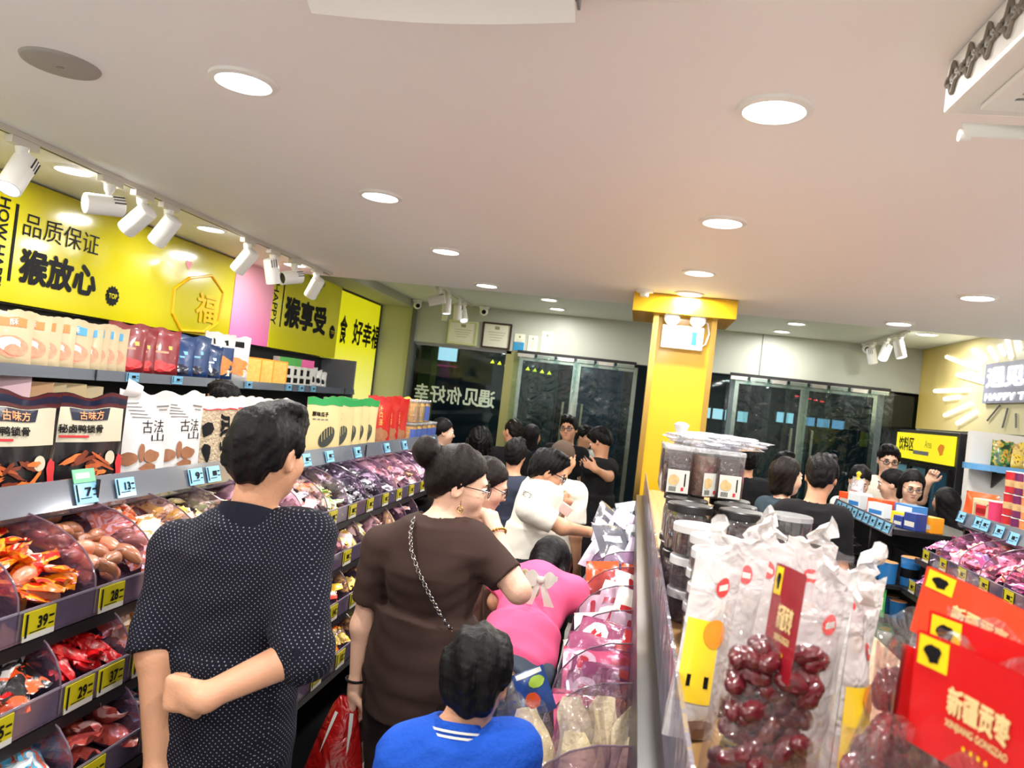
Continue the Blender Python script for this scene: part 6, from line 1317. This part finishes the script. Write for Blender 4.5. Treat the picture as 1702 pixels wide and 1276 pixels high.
for i, ((x, y), rz, w_, h_, lb, st) in enumerate(PBAG):
    o, f = pouch('paper_bag', lb, 'snack bag', 'white paper-topped bags', (x-.02, y, IZ+.004), R(rz), w_, h_, .06, M_pap, 90+i); o.rotation_euler = (0, R(6), R(rz))
    fb = pouch_fn(w_*.86, h_*.62, .06, 90+i); fb2 = pouch_fn(w_*.86, h_*.62, .06, 90+i, -1); MB().grid(fb, 8, 8).grid(fb2, 8, 8).build('filling', M_wheat, o, smooth=True)
    MB().grid(lambda u, v: ((u-.5)*w_*(.55-.25*v)+.02*v*(1 if i % 2 else -1)+.008*math.sin(9*v), .01*math.sin(8*u+i), h_*.985+.055*v*(1-.5*abs(2*u-1)**2)), 6, 5).build('torn_tip', M_pap, o, smooth=True)
    blob(off(f, .002), .55, .80, .14, .05, 16, 0).build('logo', M_logo, o); patch('logo_print', sub(off(f, .003), .46, .785, .64, .815), M_twhite, o)
    if st in (0, 1): patch('yellow_foot', sub(off(f, .0015), .02, .2, .34 if st == 0 else .6, .62), M_pyellow, o, (6, 4))
    if st == 1: blob(off(f, .003), .5, .56, .22, .075, 20, 0).build('badge', mat('badge_orange', (228, 140, 30), .4), o); patch('print', sub(off(f, .003), .12, .28, .5, .34), M_black, o)
    if st == 2: blob(off(f, .002), .6, .6, .16, .05, 16, .1).build('sausage_print', M_pyellow, o)
# strip of yellow price label standing in front of the bags
t = thing('yellow_strip', 'bright yellow label strip slanting between the first white bag and the dates', 'label strip', (onY(1185, 1276, 1.04).x, 1.04, IZ+.002)); M_ys = mat('strip_yellow', (206, 200, 50), .4)
for dy in (0, .002): MB().grid(lambda u, v: (-.012+.022*u+.035*v, dy+.012*u, .13*v), 2, 6).build('strip', M_ys, t)
for k in range(5): MB().grid(lambda u, v: (-.006+.012*u+.035*(.2+.13*k)+.002*v, -.0015, .13*(.2+.13*k+.03*v)), 1, 1).build('print', M_ink, t)
# ---------------------------------------------------------------- gondola under the glowing sign
GR = 'sign-side gondola'
g2 = gondola('display_gondola', 'black gondola with pink snack bins and blue price tags on the glowing sign side', 1.73, .7, 4.38, 1.347, .55, -1, [(.2, 1.15), (.25, .985), (.30, .82), (.35, .655)])
SR = {i: ((['rose', 'purple'], ['rose', 'purple'], ['rose', 'mixed'], ['purple', 'rose'], ['purple'])[i % 5], 9) for i in range(14)}
bins(1.53, 1.15, 1.20, list(range(0, 14)), 'top', GR, SR, {}, -1)
S2R = {i: (['bread', 'rose'] if i < 4 else ['purple', 'rose'], 6) for i in range(12)}
bins(1.48, .985, 1.64, list(range(0, 12)), 'second', GR, S2R, {}, -1)
def tag_R(par, X, px, py, m, w=.09, h=.055):
    p = onX(px, py, X); q = price_tag(par, 0, 0, None, m, w=w, h=h, x=0); L_ = par.location; q.location = (p.x-L_.x, p.y-L_.y+w/2, p.z-L_.z-h/2); q.rotation_euler = (0, R(-14), PI)
for px, py in ((1595, 858), (1622, 868), (1634, 872), (1657, 882), (1681, 894)): tag_R(g2, 1.712, px, py, M_tagb)
def cup(name, label, cat, group, c, r, h, m, lid=None, bandm=None, taper=.8):
    t = thing(name, label, cat, c, 0, group); MB().lathe([(r*taper, 0), (r, h-.004), (r*1.05, h-.004), (r*1.05, h)], 20).build('cup', m, t, smooth=True)
    if bandm: MB().lathe([(r*(taper+(1-taper)*.32)+.0012, h*.3), (r*(taper+(1-taper)*.62)+.0012, h*.62)], 20, cap=(0, 0)).build('band', bandm, t, smooth=True)
    MB().lathe([(r*1.0, h), (r*.98, h+.003)], 20).build('lid', lid or M_twhite, t, smooth=True); return t
M_cr = mat('cup_red', (196, 40, 52), .35, coat=.3); M_cp = mat('cup_purple', (110, 36, 92), .35, coat=.3); M_co = mat('cup_orange', (226, 140, 90), .35, coat=.3); M_ck = mat('cup_pink', (224, 60, 110), .35, coat=.3)
for j, (px, m, nm) in enumerate(((1671, M_cr, 'red'), (1687, M_cp, 'purple'), (1702, M_co, 'orange'), (1719, M_cr, 'crimson'))):
    for k in range(3): p = onX(px, 866, 1.80); cup('noodle_cup', f'{nm} snack cup, {("bottom", "middle", "top")[k]} of its column beside the frame edge on the sign-side ledge', 'cup', 'stacked cups', (1.83, p.y, 1.35+.106*k), .046, .10, m, M_twhite, M_nutlab, .92)
for px, d, m, lb in ((1609, (.10, .08, .13), mat('box_maroon', (96, 34, 40), .4), 'maroon box at the far end of the sign-side ledge'), (1630, (.11, .08, .15), mat('box_cream', (214, 190, 150), .5), 'cream box between the maroon box and pink cup')):
    p = onX(px, 850, 1.80); carton('snack_carton', lb, 'box', None, (1.83, min(p.y, 4.32), 1.35), R(-70), d, m, [('print', 'front', .2, .5, .8, .8, M_red)])
p = onX(1648, 857, 1.8); cup('pink_cup', 'single bright pink tall cup beside the cream box', 'cup', None, (1.83, p.y, 1.35), .045, .15, M_ck, M_twhite, None, .95)
p = onX(1622, 812, 1.9); pack('folded_bag', 'orange folded snack bag behind the maroon and cream boxes', None, (1.93, p.y, 1.425), (R(80), 0, R(-60)), (.2, .18, .05), M_por, 5)
# wall shelf with green and gold bags
t = thing('wall_shelf', 'short blue-edged shelf on the white partition holding green and gold bags', 'wall shelf', (2.53, 6.2, 1.64))
MB().span((0, -.30, -.03), (.46, 0, 0)).build('shelf_board', M_dark, t); MB().span((0, -.31, -.035), (.46, -.30, .012)).build('front_rail', mat('rail_blue', (90, 150, 200), .3, coat=.4), t); MB().cone((0, -.15, -.032), (0, -.15, .01), .155, .155, 24).build('rounded_end', mat('rail_blue', (90, 150, 200), .3), t)
for k in (.1, .38): MB().prism([(k, 0, -.03), (k, -.25, -.03), (k, 0, -.16)], (.012, 0, 0)).build('bracket', M_dark, t)
M_gg = printed('foil_greengold', [(24, 50, 26), (60, 120, 50), (190, 150, 50), (20, 36, 22)], scale=22); M_go = printed('foil_gold', [(150, 100, 30), (214, 170, 60), (110, 50, 24), (230, 200, 110)], scale=22)
for i, (px, m, c) in enumerate(((1664, M_gg, 'green'), (1685, M_go, 'gold'), (1706, M_go, 'gold'))): pouch('crisp_bag', f'{c} crisp bag, {ORD[i]} from the rounded end of the blue-edged shelf', 'crisp bag', 'bags on the blue-edged shelf', (onY(px, 765, 6.05).x, 6.05, 1.642), R(-12), .13, .19, .08, m, 7+i)
# ---------------------------------------------------------------- drinks fridge
t = thing('drinks_fridge', 'tall black glass-door drinks fridge with yellow lit header', 'fridge', (2.44, 6.4, 0)); Lf = 1.36
MB().span((.02, 0, .1), (.555, Lf, 1.86)).build('cabinet', M_dark, t, bevel=.006); MB().span((.05, .02, 0), (.5, Lf-.02, .099)).build('plinth', M_black, t)
MB().span((-.01, .04, 1.60), (.02, Lf-.04, 1.83)).build('lit_header', mat('header_yellow', (228, 216, 30), .4, emis=.35), t)
hf = lambda u, v: (-.0115, Lf-.04-u*(Lf-.08), 1.6+.23*v)
text('lettering', '饮料区', sub(hf, .06, .3, .36, .84), M_black, t, .02); text('lettering', 'Area', sub(hf, .56, .5, .68, .78), mat('print_olive', (150, 140, 40), .5), t)
patch('pill', sub(hf, .36, .22, .64, .36), M_grey, t); blob(hf, .84, .5, .05, .2, 14, .2).build('drop_mark', mat('badge_orange', (228, 140, 30), .4), t)
for k in range(3):
    y0 = .05+k*.45; d = MB(); d.span((-.012, y0, .14), (.02, y0+.03, 1.57)); d.span((-.012, y0+.40, .14), (.02, y0+.43, 1.57)); d.span((-.012, y0+.03, 1.54), (.02, y0+.4, 1.57)); d.span((-.012, y0+.03, .14), (.02, y0+.4, .17)); d = d.build('door', M_black, t)
    MB().span((-.004, y0+.03, .17), (.0, y0+.4, 1.54)).build('glass', M_glass, d); MB().cone((-.03, y0+.06, .8), (-.03, y0+.06, 1.15), .008, .008, 8).build('handle', M_steel, d)
    MB().span((.012, y0+.03, .17), (.0195, y0+.4, 1.54)).build('lit_interior', mat('fridge_glow%d' % k, ((60, 90, 120), (70, 110, 130), (130, 165, 185))[k], .5, emis=(.35, .45, .6)[k]), d)
# ---------------------------------------------------------------- end table with boxed snacks, wire basket and cups
TX, TZ = 1.45, 1.265
t2 = thing('display_table', 'dark display table with boxed snacks and a row of blue price tags, before the fridge', 'display table', (TX, 4.52, 0))
TL = 1.25
MB().span((.0, 0, TZ-.03), (.5, TL, TZ)).build('top_board', M_dark, t2); MB().prism([(-.012, 0, TZ-.04), (0, 0, TZ-.04), (.014, 0, TZ+.03), (.008, 0, TZ+.03)], (0, TL, 0)).build('price_rail', M_rail, t2)
for y in (.43, TL-.03): MB().span((.02, y, 0), (.5, y+.03, TZ-.03)).build('side_panel', M_dark, t2)
for z in (.98, .70, .45): MB().span((-.22, .46, z-.02), (.5, TL-.03, z)).build('shelf_board', M_dark, t2)
MB().span((-.2, .46, .0), (.5, TL-.04, .08)).build('plinth', M_dark, t2)
for i in range(9): q = price_tag(t2, 0, 0, None, M_tagb, w=.10, h=.055, x=0); q.location = (-.014, .13+.13*i, TZ-.032); q.rotation_euler = (0, R(-14), PI)
M_bw = mat('carton_white', (216, 222, 226), .4, coat=.2); M_bb = mat('carton_blue', (50, 120, 190), .4, coat=.2); M_bd = mat('carton_navy', (40, 60, 130), .4); M_bo = mat('carton_orange', (226, 84, 40), .4); M_by = mat('carton_yellow', (228, 200, 40), .4); M_ba = mat('carton_amber', (232, 150, 24), .4)
BX_ = [(1400, 830, (.16, .12, .10), M_bo, 'orange red box at the far end'), (1413, 832, (.12, .10, .11), M_bw, 'white blue-print box, first of the pair'), (1434, 838, (.12, .10, .11), M_bw, 'white blue-print box, second of the pair'), (1458, 846, (.13, .10, .12), M_bo, 'orange red box in the middle'), (1467, 851, (.14, .06, .10), M_bw, 'white striped box'), (1500, 862, (.13, .10, .09), M_by, 'yellow box'), (1507, 866, (.07, .07, .075), M_bd, 'small navy milk box, single one'), (1526, 868, (.09, .08, .11), M_bd, 'navy milk box, taller one'), (1543, 880, (.10, .08, .10), M_ba, 'amber box at the near end')]
for i, (px, py, d, m, lb) in enumerate(BX_):
    p = onX(px, py, TX+.12); yy = min(5.68, max(4.60, p.y)); d = (d[0], d[1], d[2]*.85); xx = TX+.10+.04*(i % 2)+(.12 if px == 1543 else 0); carton('snack_carton', f'{lb} of the boxed snacks row on the display table', 'box', 'boxed snacks', (xx, yy, TZ+.001), R(-66), d, m, [('print', 'front', .1, .2, .9, .5, M_bb if m == M_bw else M_twhite), ('print', 'left', .15, .2, .85, .6, M_bb if m == M_bw else M_twhite)])
p = onX(1500, 840, TX+.22); carton('snack_carton', 'light blue box raised behind the yellow one of the boxed snacks row', 'box', 'boxed snacks', (TX+.27, min(5.6, p.y), TZ+.001), R(-66), (.16, .1, .10), M_bb, [('print', 'front', .1, .4, .9, .9, M_bw)])
o, f = pouch('bread_bag', 'clear bread bag tied at the top, on the orange red box', 'bread bag', None, (TX+.10, 5.62, TZ+.103), R(-60), .11, .10, .09, M_wf, 3); MB().lathe([(.02, .085), (.008, .10), (.018, .125), (.006, .14)], 10).build('tied_top', M_pyel, o, smooth=True)
# wire basket with clear packs
t = thing('wire_basket', 'black wire basket of clear packs below the boxed snacks', 'wire basket', (TX-.21, 5.0, .982))
for z in (.0, .05, .10):
    MB().tube([(0, 0, z), (0, .72, z), (.20, .72, z), (.20, 0, z), (0, 0, z)], .004 if z < .1 else .006, 6).build('wire_hoop', M_dark, t)
for i in range(15): MB().tube([(0, .05*i, .10), (0, .05*i, 0), (.20, .05*i, 0)], .0025, 4).build('wire', M_dark, t)
for i in range(26): pack('clear_pack', f'clear and brown snack pack, {ORD[i % 20]} {"upper" if i > 19 else "lower"} in the wire basket', 'packs in the wire basket', (TX-.12+.05*(i % 3-1), 5.05+.024*i, 1.035+.035*(i % 3)), (R(random.uniform(-40, 40)), R(random.uniform(-40, 40)), R(random.uniform(-90, 90))), (.12, .09, .04), (M_gw, M_wheat, M_film, M_gl)[i % 4], 200+i)
# end display: cups and green packs on low tiers at the table's near end
t3 = thing('tiered_stand', 'low black tiered stand of blue cups and green packs beside the table', 'display stand', (1.28, 4.40, 0))
for z, x0 in ((.98, .08), (.80, .04), (.62, .0), (.44, 0)): MB().span((x0, 0, z-.02), (.32, .54, z)).build('shelf_board', M_dark, t3)
MB().span((.32, 0, 0), (.35, .54, 1.12)).build('back_panel', M_dark, t3); MB().span((.0, 0, 0), (.3, .54, .08)).build('plinth', M_dark, t3)
M_cb = mat('cup_blue', (40, 110, 170), .35, coat=.3); M_lido = mat('lid_orange', (206, 140, 90), .4)
for i, (x, y, z, r, h) in enumerate(((1.54, 4.46, .982, .048, .15), (1.43, 4.46, .982, .046, .11), (1.43, 4.58, .982, .044, .10), (1.42, 4.70, .982, .044, .10), (1.50, 4.46, .802, .044, .09), (1.50, 4.58, .802, .044, .09))): cup('noodle_cup', f'blue orange-lidded cup, {ORD[i % 4]} from the camera, {"top" if i < 4 else "middle"} tier of the low stand', 'cup', 'blue noodle cups', (x, y, z), r, h, M_cb, M_lido, M_black if i == 0 else None, .9)
M_gp = mat('green_pack', (70, 160, 70), .3, coat=.5); M_gpw = mat('green_pack_white', (206, 214, 194), .35)
for i, (x, y, z) in enumerate(((1.38, 4.44, .802), (1.36, 4.58, .802), (1.36, 4.72, .802), (1.33, 4.44, .622), (1.44, 4.44, .622), (1.33, 4.58, .622), (1.33, 4.44, .442), (1.44, 4.44, .442))):
    o, f = pouch('green_pack', f'green snack pack, {ORD[i if i < 3 else i-3]} of the {"middle" if i < 3 else "lower"} tier of the low stand', 'snack packet', 'green packs', (x, y, z), R(-30), .095, .15, .03, M_gp, 120+i); patch('white_label', sub(off(f, .002), .1, .25, .9, .7), M_gpw, o, (4, 4)); blob(off(f, .003), .5, .78, .3, .08, 12, .2).build('title', M_tagy, o)
remove_tree(PB)
